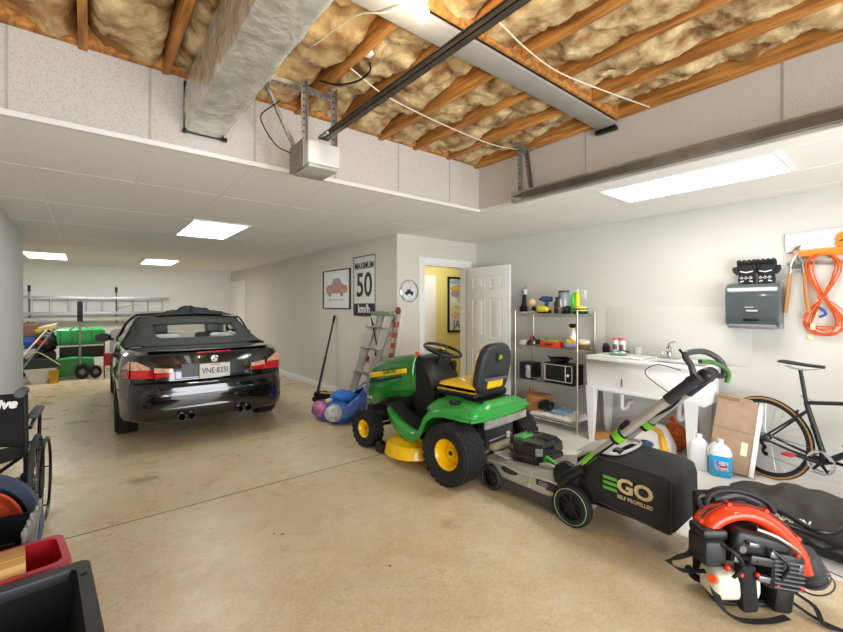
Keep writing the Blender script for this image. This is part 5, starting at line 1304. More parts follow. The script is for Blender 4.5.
def jug(x, y, rz, lab, liquid, h_=.30, hl=True):
    t = thing('plastic_jug', lab, 'jug', (x, y, .008), rz)
    JM = mat('jug_white', '#e6e9ea', .3, var=.04)
    lq = liquid or JM
    def sq(k, z, w_=.082, d_=.062):
        out = []
        for q in range(28):
            a = 2 * PI * q / 28; c, s_ = math.cos(a), math.sin(a)
            out.append((d_ * k * abs(c) ** .6 * (1 if c > 0 else -1), w_ * k * abs(s_) ** .6 * (1 if s_ > 0 else -1), z))
        return out
    lower = [sq(.93, 0), sq(1, .012), sq(1, .10), sq(.99, .175)]
    upper = [sq(.99, .175), sq(.97, .20), sq(.80, .235), sq(.45, .262), sq(.26, .272), sq(.25, .285)]
    B().loft(lower).obj('jug_lower', lq, t, ang=50)
    B().loft(upper).obj('jug_upper', JM, t, ang=50)
    B().cyl((0, 0, .283), (0, 0, .305), .022, seg=18).obj('cap', mat('cap_' + ('white' if liquid is None else 'clear'), '#eceeee', .4), t)
    B().tube([(0, .03, .27), (0, .062, .25), (0, .083, .20), (0, .082, .15)], .012, seg=10, smooth=4).obj('handle', JM, t)
    if liquid: 
        o_ = B().bb(-.0645, -.0615, -.055, .04, .055, .135, bev=.001).obj('jug_label', mat('label_blue', '#2b5da8', .5, col2='#e7e2e6', scale=30), t)
        B().bb(-.0665, -.0640, -.045, .005, .085, .10).obj('label_red', RED, t)
    return t
jug(4.24, 1.155, 14, 'blue washer fluid jug in front of the cardboard carton', mat('fluid_blue', '#25a9de', .15, var=.06, coat=.5))
jug(4.275, 1.325, 8, 'white plastic jug left of the blue jug', None)
# ================================================================ pictures and signs
INK = mat('sign_black', '#2a2a29', .5)
SIGNW = mat('sign_white', '#dfe2dd', .4, var=.02)
def wallM(y, z, dx=0): return face_mat((XW - dx, y, z), (0, -1, 0), (0, 0, 1))
t = thing('speed_limit_sign', 'white MAXIMUM 50 km/h speed limit sign on the side wall', 'sign', (0, 0, 0))
B().bb(XW - .010, XW - .002, 5.02, 5.64, 1.31, 2.21, bev=.003).obj('sign_plate', SIGNW, t)
b = B()
for a in ((5.02, 5.64, 2.196, 2.21), (5.02, 5.64, 1.31, 1.314), (5.02, 5.03, 1.31, 2.21), (5.63, 5.64, 1.31, 2.21)): b.bb(XW - .016, XW - .006, *a)
b.obj('border', mat('sign_border', '#6d716c', .5), t)
B().bb(XW - .0125, XW - .0095, 5.032, 5.628, 1.316, 1.50).obj('lower_band', INK, t)
text('MAXIMUM', .135, wallM(5.33, 2.06, .012), INK, t, 'lettering', bold=.003, sx=.86)
text('50', .50, wallM(5.33, 1.76, .012), INK, t, 'lettering', bold=.008, sx=.92)
text('km/h', .17, wallM(5.33, 1.415, .0145), SIGNW, t, 'lettering', bold=.004, sx=1.0)
for z in (2.17, 1.34): B().cyl((XW - .018, 5.33, z), (XW - .008, 5.33, z), .008, seg=10).obj('bolt', STEEL, t)

t = thing('car_picture', 'framed white picture of a reddish vintage car on side wall', 'picture', (0, 0, 0))
B().bb(XW - .008, XW - .002, 5.76, 6.68, 1.43, 2.05).obj('print_paper', mat('print_white', '#e6e5e8', .35, var=.02), t)
b = B()
for a in ((5.74, 6.70, 2.045, 2.06), (5.74, 6.70, 1.415, 1.43), (5.74, 5.765, 1.415, 2.06), (6.685, 6.70, 1.415, 2.06)): b.bb(XW - .025, XW - .001, *a, bev=.002)
b.obj('frame', mat('frame_dark', '#3a3836', .5), t)
body_ = [(-.36, -.02), (-.37, .05), (-.30, .09), (-.16, .10), (-.10, .19), (.10, .20), (.20, .10), (.35, .07), (.38, .0), (.33, -.05), (.26, -.05), (.22, -.0), (.16, .0), (.12, -.05), (-.16, -.05), (-.20, 0), (-.26, 0), (-.30, -.05), (-.35, -.05)]
B().prism([(6.22 - a, 1.72 + c) for a, c in body_], XW - .010, XW - .008, 'YZ').obj('car_drawing', mat('drawing_red', '#bd8f7f', .6, var=.1, scale=30), t)
B().prism([(6.22 - a, 1.72 + c) for a, c in [(-.12, .10), (-.08, .175), (.08, .185), (.15, .10)]], XW - .0115, XW - .0098, 'YZ').obj('window_drawing', mat('drawing_grey', '#a5a2a0', .6), t)
for dx in (-.23, .19): B().cyl((XW - .0118, 6.22 - dx, 1.665), (XW - .008, 6.22 - dx, 1.665), .05, seg=24).obj('wheel_drawing', mat('drawing_wheel', '#8d8885', .6), t)
B().bb(XW - .010, XW - .008, 5.95, 6.5, 1.555, 1.575).obj('shadow_drawing', mat('drawing_line', '#c9c4c4', .6), t)

t = thing('wall_clock', 'round white clock with metal rim left of the doorway', 'clock', (3.40, YD, 1.665))
B().lathe([(.150, 0), (.152, -.03), (.142, -.036), (.136, -.024)], (0, 0, 0), 'Y', 48).obj('rim', CHROME, t)
B().lathe([(0, -.018), (.138, -.018), (.138, -.004)], (0, 0, 0), 'Y', 48).obj('dial', mat('dial_white', '#dedcdc', .35, var=.1, scale=10), t)
b = B()
for k in range(12):
    a = 2 * PI * k / 12; b.box((.115 * math.sin(a), -.0195, .115 * math.cos(a)), (.006, .002, .02 if k % 3 == 0 else .012), rot=(0, math.degrees(a), 0))
b.obj('hour_marks', mat('marks_grey', '#8c8a8c', .5), t)
B().prism([(-.07, -.04), (-.075, -.015), (-.04, -.005), (-.02, .022), (.02, .02), (.035, 0), (.07, -.01), (.075, -.04)], -.021, -.019, 'XZ').cyl((-.04, -.0215, -.045), (-.04, -.019, -.045), .017, seg=16).cyl((.045, -.0215, -.045), (.045, -.019, -.045), .017, seg=16).obj('emblem', INK, t)
B().box((.012, -.023, .03), (.005, .002, .07), rot=(0, 20, 0)).box((-.02, -.024, .01), (.006, .002, .05), rot=(0, -60, 0)).obj('hands', INK, t)

t = thing('travel_poster', 'black-framed colourful poster on the yellow wall through the doorway', 'poster', (0, 0, 0))
B().bb(5.43, 6.25, 5.885, 5.897, .98, 2.0).obj('poster_sheet', mat('poster_pale', '#d6dde0', .4, var=.06, scale=3), t)
b = B()
for a in ((5.40, 6.28, 1.99, 2.03), (5.40, 6.28, .95, .99), (5.40, 5.44, .95, 2.03), (6.24, 6.28, .95, 2.03)): b.bb(a[0], a[1], 5.87, 5.898, a[2], a[3], bev=.003)
b.obj('frame', mat('frame_black', '#15171a', .4), t)
def blob(cx, cz, rx, rz, s): return [(cx + rx * math.cos(a) * (1 + .3 * noise.noise(Vector((math.cos(a) * 2, math.sin(a) * 2, s)))), cz + rz * math.sin(a) * (1 + .3 * noise.noise(Vector((math.cos(a) * 2, math.sin(a) * 2, s + 5))))) for a in [2 * PI * k / 26 for k in range(26)]]
for k, (cx_, cz_, rx_, rz_, c_) in enumerate(((5.75, 1.93, .30, .05, '#8fb0cc'), (5.68, 1.78, .20, .10, '#d3a868'), (5.60, 1.70, .12, .07, '#a298ae'), (5.85, 1.60, .22, .07, '#b5ccb2'), (5.70, 1.42, .22, .06, '#ddcb96'), (5.95, 1.35, .2, .09, '#b7cbd8'), (5.62, 1.28, .14, .06, '#e2b9a4'))):
    B().prism(blob(cx_, cz_, rx_, rz_, k), 5.884 - k * .0006, 5.8855, 'XZ').obj('painted_shape', mat('poster_' + c_[1:], c_, .5, var=.2, scale=20), t)
text('JAPAN', .24, face_mat((5.83, 5.882, 1.10), (1, 0, 0), (0, 0, 1)), mat('poster_ink', '#4b5a66', .5), t, 'lettering', bold=.003, sx=.85)

# ================================================================ along the side wall
t = thing('floor_jack', 'black and tan trolley floor jack with long handle against side wall', 'floor jack', (2.90, 5.95, 0), -40)
for s in (-1, 1):
    B().prism([(-.16, .04), (-.17, .11), (-.05, .12), (.22, .075), (.32, .05), (.32, .03), (-.1, .03)], s * .09 - .005, s * .09 + .005, 'XZ').obj('side_frame', BLACKM, t)
    B().cyl((-.15, s * .105, .04), (-.15, s * .14, .04), .04, seg=20).obj('caster', BLACKM, t)
    B().cyl((.29, s * .10, .03), (.29, s * .13, .03), .03, seg=18).obj('front_wheel', BLACKM, t)
B().tube([(-.10, 0, .075), (.12, 0, .085), (.28, 0, .09)], [.05, .045, .03], seg=12).obj('lift_arm', mat('jack_tan', '#a58c55', .45, metal=.3, var=.2), t)
B().lathe([(0, .0), (.045, 0), (.05, .02), (.04, .025), (0, .02)], (.27, 0, .10), seg=20).obj('saddle', BLACKM, t)
B().box((-.14, 0, .09), (.09, .16, .08), bev=.02).obj('power_unit', BLACKP, t)
tt = t.matrix_basis
hb = Vector((3.175, 6.22, 1.30)); Mi = (Matrix.Translation((2.90, 5.95, 0)) @ Matrix.Rotation(R(-40), 4, 'Z')).inverted()
e_ = Mi @ hb; s_ = Vector((-.14, 0, .12))
B().tube([s_, s_.lerp(e_, .45)], .021, seg=12).tube([s_.lerp(e_, .42), e_], .016, seg=12).obj('handle', mat('jack_handle', '#1f2224', .4), t)
B().tube([s_.lerp(e_, .9), e_], .021, seg=12).obj('hand_grip', RUBBER, t)

t = thing('folding_ladder', 'aluminium folding step ladder leaning on side wall behind the tractor', 'ladder', (0, 0, 0))
LB = [(2.93, 5.34, .0), (2.93, 4.96, .0)]; LT_ = [(3.10, 4.86, 1.34), (3.10, 4.52, 1.34)]
for k in range(2):
    a = Vector(LB[k]); c = Vector(LT_[k]); d = c - a
    q = d.to_track_quat('Z', 'X').to_matrix().to_4x4(); q.translation = a
    B().bb(-.055, .055, -.014, .014, 0, d.length, bev=.003).bb(-.055, -.045, -.024, -.014, 0, d.length).bb(.045, .055, -.024, -.014, 0, d.length).xf(q).obj('side_rail', mat('ladder_pale', '#bdbdb8', .45, metal=.4), t)
for f_ in (.14, .40, .66, .88):
    a = Vector(LB[0]).lerp(Vector(LT_[0]), f_); c = Vector(LB[1]).lerp(Vector(LT_[1]), f_)
    B().box(((a.x + c.x) / 2 - .03, (a.y + c.y) / 2, a.z), (.085, abs(a.y - c.y) + .08, .028), bev=.006).obj('step', ALU, t)
a = Vector(LB[0]).lerp(Vector(LT_[0]), .0)
B().box((3.10, 4.69, 1.36), (.09, .46, .05), bev=.012).obj('top_cap', mat('cap_green_grey', '#7d8f78', .5), t)
B().tube([(3.07, 4.92, 1.30), (3.05, 4.74, .90), (2.99, 4.70, .80)], .010, seg=8).obj('hinge_bar', BLACKM, t)
t = thing('bracket_frame', 'red angular bracket frame leaning beside the aluminium ladder', 'ramp', (3.187, 0, 0))
B().prism([(4.98, 1.19), (5.06, 1.21), (5.42, .73), (5.40, .66), (5.20, .66), (5.20, .73), (5.30, .74)], -.022, .022, 'YZ', bev=.006).obj('frame', RED, t)
B().cyl((-.027, 5.03, 1.16), (.0, 5.03, 1.16), .012, seg=10).obj('bolt', STEEL, t)
t = thing('striped_board', 'orange and white striped board leaning by the wall corner', 'board', (3.185, 0, 0))
q = B().prism([(4.56, .55), (4.70, .55), (4.46, 1.36), (4.34, 1.36)], -.02, .02, 'YZ', bev=.004); q.obj('board', mat('board_pale', '#e5dcd8', .5), t)
for k in range(5):
    z0 = .62 + k * .14; f_ = (z0 - .55) / .81; f2 = (z0 + .07 - .55) / .81
    B().prism([(lerp(4.57, 4.35, f_), z0), (lerp(4.69, 4.45, f_), z0), (lerp(4.69, 4.45, f2), z0 + .07), (lerp(4.57, 4.35, f2), z0 + .07)], -.026, -.019, 'YZ').obj('orange_stripe', mat('stripe_orange', '#dd5a2c', .5), t)
B().ball((-.02, 4.41, 1.40), (.03, .05, .05)).obj('round_head', mat('head_brownred', '#7b3a34', .5), t)
B().tube([(-.03, 4.60, .45), (-.035, 4.48, .9), (-.03, 4.41, 1.36)], .008, seg=8).obj('edge_bar', STEEL, t)
t = thing('wall_baton', 'tan wooden stick standing upright at the wall corner', 'stick', (3.185, 4.53, 0))
B().box((0, 0, .65), (.03, .04, 1.30), bev=.003).obj('stick', mat('stick_tan', '#9d8d72', .7), t)
t = thing('shopping_bag', 'big blue plastic bag bulging with stuff on floor before the tractor', 'bag', (2.53, 4.84, 0), 0)
def bagf(u, v):
    a = 2 * PI * u; c, s_ = math.cos(a), math.sin(a)
    h_ = interp([(0, 0), (.1, .0), (.45, .5), (.8, .85), (1, 1)], v)
    r_ = interp([(0, .0), (.08, .75), (.35, 1.0), (.7, .88), (1, .62)], v) * (1 + .10 * noise.noise(Vector((c * 2.4, s_ * 2.4, v * 3))))
    lean = .12 * h_
    return (.27 * r_ * c + lean, .34 * r_ * s_ - lean * .6, .004 + h_ * (.25 + .16 * max(0, c * .8 - s_ * .5)) + .03 * noise.noise(Vector((c * 5, s_ * 5, v * 7))) + .012 * noise.noise(Vector((c * 14, s_ * 14, v * 16))))
o = B().grid(bagf, 60, 24).obj('bag_body', mat('bag_blue', '#1d5db0', .3, col2='#3b58a8', scale=5, bump=.6, bscale=30, coat=.3), t, ang=70)
solid(o, .004)
B().ball((-.15, -.17, .13), (.12, .13, .11), nz=.12).obj('white_bundle', mat('bundle_white', '#b9bcbc', .4, var=.35, scale=16), t)
B().ball((.03, -.16, .14), (.09, .12, .08), nz=.2).obj('green_bundle', mat('bundle_green', '#2f8f6a', .4, col2='#2a4f86', scale=14), t)
B().ball((-.20, .12, .13), (.10, .16, .11), nz=.2).obj('purple_bundle', mat('bundle_purple', '#7a5c9c', .4, col2='#c06a8c', scale=14), t)
B().ball((.10, .05, .27), (.16, .2, .08), nz=.25).obj('blue_bundle', mat('bundle_blue', '#2a74c8', .35, var=.25, scale=12), t)
B().tube([(.15, -.20, .30), (.26, -.26, .42), (.30, -.16, .46), (.24, -.02, .36)], .014, seg=8, smooth=5, flat=.4).obj('strap', mat('bag_blue', '', .3), t)
one(B().ball((0, 0, .07), (.10, .12, .07), nz=.25), 'crumpled_paper', mat('paper_cream', '#d8d0b8', .8, var=.15), 'crumpled cream paper on floor between ladder foot and blue bag', 'paper', (2.75, 5.45, 0))

# ================================================================ backpack blower, second grass bag
BLR = mat('blower_red', '#e23b12', .3, var=.06, coat=.4)
t = thing('backpack_blower', 'orange-red and black backpack leaf blower standing on the floor', 'leaf blower', (2.525, .585, 0), -39)
t.scale = (.93, .93, .93)
# local x to the right in view, y away, z up (metres)
arc = [(-.27, .36), (-.24, .455), (-.15, .515), (-.03, .525), (.09, .49), (.20, .41), (.29, .30), (.335, .205)]
inn = [(-.19, .35), (-.165, .405), (-.10, .44), (-.02, .445), (.06, .405), (.14, .335), (.20, .255), (.235, .17)]
A = cat([(a, 0, c) for a, c in arc], 5); I = cat([(a, 0, c) for a, c in inn], 5)
secs = []
for p, q_ in zip(A, I):
    m_ = (p + q_) / 2; d = (p - q_) / 2; w_ = .075
    secs.append([m_ + d * math.cos(a) + Vector((0, w_ * math.sin(a), 0)) for a in [2 * PI * k / 18 for k in range(18)]])
B().loft(secs).obj('fan_cover', BLR, t, ang=60)
B().tube([p + Vector((0, -.02, .004)) for p in A], .006, seg=6).obj('cover_seam', mat('seam_dark', '#5c1a0c', .5), t)
for k in (4, 12, 20, 28): 
    p = A[k]; B().cyl((p.x, -.03, p.z + .004), (p.x, .0, p.z + .006), .012, seg=12).obj('cover_boss', BLR, t)
text('ECHO', .035, face_mat((-.06, -.068, .492), (1, 0, -.08), (0, .25, 1)), mat('pale_print', '#f0b8a0', .5), t, 'lettering', ext=.0008)
B().tube([(.285, .0, .26), (.325, -.0, .18), (.36, 0, .115)], [.07, .078, .066], seg=24).obj('blower_elbow', mat('elbow_grey', '#2c2d30', .45), t)
for k in range(4):
    f_ = k / 3; B().lathe([(.074, -.005), (.081, 0), (.074, .005)], (lerp(.31, .375, f_), 0, lerp(.20, .10, f_)), 'Z', 24, M=Euler((0, R(148), 0)).to_matrix().to_4x4()).obj('elbow_rib', mat('rib_grey', '#4a4c50', .4), t)
# engine block, covers, muffler, knobs
B().box((.0, -.05, .35), (.30, .14, .13), rot=(0, 14, 0), bev=.03, seg=3).obj('engine_cover', BLACKP, t)
B().box((.10, -.07, .24), (.17, .15, .19), rot=(0, 10, 0), bev=.025).obj('engine_block', mat('engine_dark', '#1e1f21', .4, metal=.3, var=.3), t)
b = B()
for k in range(7): b.box((.10, -.148, .17 + k * .022), (.15, .012, .006), rot=(0, 10, 0))
b.obj('cooling_fins', GREYP, t)
B().box((-.22, -.03, .40), (.13, .13, .055), bev=.018).obj('filter_cover', BLACKP, t)
B().box((-.24, -.05, .32), (.11, .15, .13), bev=.02).obj('air_filter', mat('filter_dark', '#232426', .5), t)
B().cyl((-.12, -.14, .36), (-.12, -.10, .36), .018, seg=18).obj('primer', GREYP, t)
B().box((-.02, -.135, .30), (.13, .02, .045), rot=(0, 10, 0), bev=.01).box((-.02, -.147, .30), (.07, .004, .008), rot=(0, 10, 0)).obj('name_plate', mat('plate_dark', '#3c3c3e', .3, metal=.4), t)
for x, z, r_ in ((-.20, .27, .016), (-.13, .235, .012), (.15, .33, .012), (.165, .17, .012), (.05, .18, .011), (-.05, .235, .012)):
    B().ball((x, -.14, z), r_, seg=12).obj('red_knob', mat('knob_red', '#c22a1c', .4), t)
B().tube([(-.23, -.10, .38), (-.17, -.16, .35), (-.13, -.15, .28), (-.17, -.14, .22)], .009, seg=8, smooth=4).obj('hose', BLACKP, t)
B().tube([(.02, -.14, .36), (.08, -.17, .30), (.06, -.15, .22)], .008, seg=8, smooth=4).obj('hose', BLACKP, t)
for x, z, sx_, sz_ in ((-.07, .385, .05, .02), (-.155, .315, .03, .03), (.03, .335, .04, .03), (.16, .27, .02, .05), (-.02, .215, .06, .03)):
    B().box((x, -.135, z), (sx_, .03, sz_), rot=(0, 12, 0), bev=.005).obj('engine_fitting', mat('fitting_metal', '#7f8184', .3, metal=.7, var=.2), t)
B().tube([(-.02, -.10, .44), (.05, -.13, .42), (.13, -.13, .37), (.18, -.12, .33)], .009, seg=8, smooth=4).obj('chrome_pipe', STEEL, t)
# fuel tank (translucent) between frame straps
TK = mat('tank_cream', '#d9d2bb', .35, var=.05)
B().box((-.115, -.04, .145), (.25, .15, .15), bev=.045, seg=3).obj('fuel_tank', TK, t)
B().cyl((-.235, -.10, .185), (-.26, -.115, .20), .02, seg=18).obj('fuel_cap', mat('cap_orange', '#e8581c', .4), t)
B().box((-.075, -.10, .15), (.085, .06, .24), rot=(0, -4, 0), bev=.02).obj('strap_pad', FABRIC, t)
B().box((.13, -.02, .10), (.10, .16, .19), rot=(0, 8, 0), bev=.02).obj('frame_foot', BLACKP, t)
B().tube([(-.22, -.02, .10), (-.16, -.03, .035), (.0, -.03, .022), (.14, -.03, .025), (.20, -.03, .07), (.23, -.02, .15)], .020, seg=10, smooth=5).tube([(-.22, .13, .10), (-.16, .14, .035), (.0, .14, .022), (.14, .14, .025), (.20, .13, .07)], .020, seg=10, smooth=5).obj('base_frame', BLACKP, t)
B().box((0, .15, .30), (.36, .03, .46), bev=.015, seg=3).obj('back_plate', BLACKP, t)
B().box((-.02, .11, .06), (.26, .1, .06), bev=.02).obj('frame_bridge', BLACKP, t)
# carrying handle on top
B().tube([(-.20, .02, .515), (-.175, .02, .565), (-.10, .02, .59), (.02, .02, .575), (.12, .02, .53), (.165, .02, .47)], .018, seg=10, smooth=5).obj('carry_handle', BLACKP, t)
B().tube([(-.235, .0, .50), (-.25, .0, .555), (-.22, .0, .57)], .014, seg=8, smooth=4).obj('hook', BLACKP, t)
B().tube([(-.14, .05, .52), (0, .06, .545), (.10, .05, .51)], .028, seg=10, smooth=4).obj('hose_grip', mat('grip_grey', '#2b2c2e', .5), t)
def strap(pts, w_, m, nm, par=t):
    P = cat(pts, 8); vs = []
    b = B()
    secs = []
    for i, p in enumerate(P):
        d = (P[min(i + 1, len(P) - 1)] - P[max(i - 1, 0)]).normalized()
        s2 = d.cross(Vector((0, 0, 1)));
        if s2.length < .2: s2 = Vector((0, 1, 0))
        s2.normalize(); n2 = s2.cross(d).normalized() * .002
        secs.append([p - s2 * w_ / 2 - n2, p + s2 * w_ / 2 - n2, p + s2 * w_ / 2 + n2, p - s2 * w_ / 2 + n2])
    b.loft(secs)
    return b.obj(nm, m, par)
strap([(-.19, .12, .32), (-.27, .02, .26), (-.38, -.05, .27), (-.42, -.02, .23), (-.34, .0, .17), (-.24, -.04, .19)], .035, FABRIC, 'shoulder_strap')
strap([(-.20, -.0, .20), (-.23, -.13, .09), (-.16, -.16, .03), (-.02, -.16, .02), (.10, -.14, .025)], .035, FABRIC, 'shoulder_strap')
strap([(.17, -.06, .06), (.24, -.14, .02), (.33, -.22, .008), (.45, -.30, .008), (.60, -.34, .008)], .022, FABRIC, 'waist_strap')
strap([(.22, -.02, .08), (.27, -.10, .05), (.24, -.18, .02), (.30, -.20, .008), (.42, -.24, .008)], .022, FABRIC, 'waist_strap')

t = thing('spare_grass_bag', 'slumped black mower bag with tube frame and white lettering on floor', 'grass bag', (3.74, .50, .01), 0)
def slump(u, v):
    x = lerp(-.42, .34, u); y = lerp(-.50, .52, v)
    e = (math.sin(PI * min(1, max(0, u))) ** .35) * (math.sin(PI * min(1, max(0, v))) ** .4)
    n_ = noise.noise(Vector((x * 4, y * 4, 3))) + .45 * noise.noise(Vector((x * 10, y * 9, 8)))
    wl = lerp(1.0, .55, v)
    return (x * wl + .10 * v, y + .03 * noise.noise(Vector((u * 3, v * 3, 1))), .004 + e * (.17 + .07 * n_ + .02 * (1 - v)))
B().grid(slump, 56, 60).obj('bag_cloth', mat('bag_charcoal', '#45413d', .85, var=.15, scale=9, bump=.4, bscale=160), t, ang=70)
B().tube([(-.34, .46, .10), (-.50, .36, .14), (-.52, .05, .15), (-.50, -.30, .12), (-.34, -.42, .14), (-.05, -.62, .20)], .014, seg=10, smooth=5).obj('frame_tube', BLACKM, t)
B().tube([(-.44, .30, .16), (-.38, .12, .17), (-.50, -.05, .17), (-.44, -.14, .165), (-.23, -.18, .16), (.1, -.34, .16)], .016, seg=10, smooth=4).obj('base_tube', BLACKP, t)
B().box((-.45, -.20, .06), (.10, .42, .07), rot=(0, -12, 0), bev=.02).obj('mouth_frame', BLACKP, t)
b = text('SNAPIN', .055, face_mat((-.40, .06, .145), (.10, -1, .02), (.75, .05, .5)), WHITEP, t, 'lettering', bold=.002, shear=.2)
B().box((-.43, .16, .03), (.05, .22, .012), rot=(0, 0, 5), bev=.004).obj('yellow_tag', mat('tag_olive', '#b3a02c', .5), t)

# ================================================================ far wall
t = thing('extension_ladder', 'long aluminium extension ladder hung sideways on the far wall', 'ladder', (0, YF - .12, 0))
for z in (1.30, 1.66):
    B().bb(-1.45, 1.66, -.015, .015, z - .03, z + .03, bev=.004).bb(-1.45, 1.66, -.03, .015, z - .032, z - .026).bb(-1.45, 1.66, -.03, .015, z + .026, z + .032).obj('side_rail', ALU, t)
for k in range(10): B().cyl((-1.28 + k * .31, 0, 1.30), (-1.28 + k * .31, 0, 1.66), .018, seg=12).obj('rung', ALU, t)
B().tube([(.55, -.03, 1.40), (1.0, -.04, 1.52)], .008, seg=8).obj('stay_bar', STEEL, t)
t = thing('aluminium_plank', 'lower aluminium plank hung below the extension ladder on far wall', 'plank', (0, YF - .14, 0))
B().bb(-1.45, 1.30, -.05, .03, 1.10, 1.19, bev=.006).bb(-1.45, 1.30, -.06, .03, 1.19, 1.20).obj('plank', mat('plank_grey', '#c5c3ba', .45, metal=.3, var=.08), t)
for k, x in enumerate((-1.02, .55)):
    t = thing('wall_hook', ('dark ladder hook on far wall near its left end', 'dark ladder hook on far wall above the green tubs')[k], 'hook', (x, YF, 0), group='ladder hooks')
    B().tube([(0, 0, 1.85), (0, -.02, 1.72), (0, -.02, 1.1), (0, -.20, 1.06), (0, -.22, 1.12)], .010, seg=8).obj('hook_arm', BLACKM, t)
    B().box((0, -.006, 1.86), (.05, .012, .14), bev=.003).obj('hook_plate', BLACKM, t)
# green wheeled garden cart with upper tub
GT = mat('tub_green', '#45c56c', .35, var=.1, coat=.3); GD = mat('cart_green', '#1f8a35', .3, var=.15, coat=.4)
t = thing('green_garden_cart', 'green wheeled cart with ribbed tub and dark tray by far wall', 'garden cart', (-.10, 11.1, 0))
t.scale = (.76, 1, 1)
def tubr(y0, y1, x0, x1, z): return [(x0, y0, z), (x1, y0, z), (x1, y1, z), (x0, y1, z)]
B().loft([tubr(-.22, .22, -.46, .46, .66), tubr(-.26, .26, -.50, .50, .80), tubr(-.28, .28, -.50, .50, .97), tubr(-.24, .24, -.44, .44, 1.01)]).obj('tub', GT, t)
for x in (-.42, -.2, -.07, .22, .42): B().box((x, -.275, .82), (.03, .03, .30), bev=.01).obj('tub_rib', mat('tub_rib_green', '#279a4a', .4), t)
B().bb(-.44, .50, -.34, .20, .42, .66, bev=.02).obj('tray', mat('tray_dark', '#231f1c', .6, var=.2), t)
B().bb(-.50, .52, -.35, -.33, .65, .68, bev=.005).obj('tray_edge', mat('edge_white', '#cfd4cc', .5), t)
B().loft([tubr(-.30, .25, -.48, .20, .06), tubr(-.34, .25, -.52, .28, .20), tubr(-.34, .25, -.50, .26, .41)]).obj('lower_body', GD, t)
B().tube([(-.46, -.36, .41), (-.1, -.38, .43), (.26, -.36, .40)], .025, seg=8, smooth=4).obj('body_trim', GT, t)
for x, r_, w_ in ((.02, .15, .1), (.30, .13, .05)):
    B().lathe([(.4 * r_, -w_ / 2), (.9 * r_, -w_ / 2), (r_, -w_ / 4), (r_, w_ / 4), (.9 * r_, w_ / 2), (.4 * r_, w_ / 2)], (x, -.40, r_), 'Y', 28).obj('wheel', RUBBER, t)
    B().cyl((x, -.40 - w_ / 2, r_), (x, -.40 + w_ / 2, r_), r_ * .45, seg=20).obj('wheel_hub', mat('hub_grey', '#777a70', .5), t)
t = thing('long_handled_brush', 'dark brush on a grey pole standing upright behind green cart', 'brush', (-.12, 10.70, .0))
B().cyl((0, 0, .0), (0, 0, 1.18), .022, seg=12).obj('pole', STEEL, t)
B().box((0, 0, 1.35), (.09, .05, .42), bev=.03, seg=3).obj('brush_head', mat('brush_dark', '#33363a', .8, bump=.6, bscale=90), t)
B().tube([(-.16, 0, .98), (-.06, -.02, 1.06), (.06, -.02, 1.06), (.16, 0, .98)], .008, seg=8, smooth=4).obj('cross_guard', STEEL, t)
t = thing('red_hand_truck', 'red tank on a small frame right of the green cart', 'hand truck', (.36, 10.6, 0))
B().box((0, 0, .38), (.22, .2, .26), bev=.03, seg=3).obj('tank', RED, t)
for s in (-1, 1):
    B().tube([(s * .10, -.12, .0), (s * .10, -.12, .85)], .012, seg=8).obj('upright', mat('frame_brown', '#6e4030', .5), t)
for z in (.08, .22, .52): B().tube([(-.10, -.12, z), (.10, -.12, z)], .010, seg=8).obj('cross_bar', mat('frame_cream', '', .5), t)
t = thing('plastic_chair', 'grey moulded chair standing beyond the convertible', 'chair', (.62, 11.6, 0))
bk = [(x * .23, .0, z) for x, z in ((-1, 0), (1, 0), (1, .38), (.85, .46), (.5, .49), (-.5, .49), (-.85, .46), (-1, .38))]
B().loft([[(x, y + (z) * .15, .44 + z) for x, _, z in bk] for y in (.18, .20)]).obj('backrest', mat('chair_grey', '#8f8c88', .5), t)
B().bb(-.24, .24, -.22, .22, .42, .445, bev=.01).obj('seat', mat('chair_grey', '', .5), t)
for x in (-.2, .2):
    for y in (-.18, .18): B().tube([(x, y, 0), (x * .95, y * .95, .43)], .018, seg=8).obj('leg', mat('chair_grey', '', .5), t)
# heap at the far left
one(B().box((0, 0, .13), (.42, .35, .26), bev=.01).box((0, -.18, .2), (.3, .006, .05)), 'brown_carton', mat('carton_brown', '#7d5f4a', .8), 'brown carton on top of the stack at far left', 'carton', (-1.0, 11.6, .84), 6)
one(B().box((0, 0, .12), (.46, .36, .24), bev=.03).tube([(-.15, -.19, .12), (0, -.22, .16), (.15, -.19, .12)], .012, seg=8, smooth=3), 'blue_cooler', mat('cooler_blue', '#2758a8', .4, var=.1), 'blue plastic case beneath the brown carton', 'case', (-1.0, 11.6, .598), 0)
one(B().box((0, 0, .298), (.5, .42, .596), bev=.01), 'grey_crate', mat('crate_grey', '#b9b2aa', .6, var=.15), 'pale crate at the bottom of the stack under blue case', 'crate', (-1.0, 11.6, 0), 0)
t = thing('leaf_blower', 'black handheld leaf blower with red mark beside green cart', 'leaf blower', (-.63, 10.95, .02))
B().ball((0, 0, .72), (.20, .17, .19)).obj('blower_housing', BLACKP, t)
B().tube([(-.02, -.05, .62), (-.18, -.10, .42), (-.34, -.14, .12)], [.07, .06, .045], seg=14).obj('blower_tube', BLACKP, t)
B().box((-.06, -.17, .74), (.16, .03, .08), bev=.02).obj('red_mark', RED, t)
B().tube([(-.1, 0, .88), (0, 0, .96), (.12, 0, .88)], .02, seg=8, smooth=4).obj('handle', BLACKP, t)
B().bb(-.12, .14, -.1, .12, 0, .55, bev=.04).obj('stand_box', mat('stand_dark', '#2c2f2d', .6), t)
t = thing('tote_bag', 'dark green and white tote bag in front of the blower', 'tote bag', (-.69, 10.68, 0))
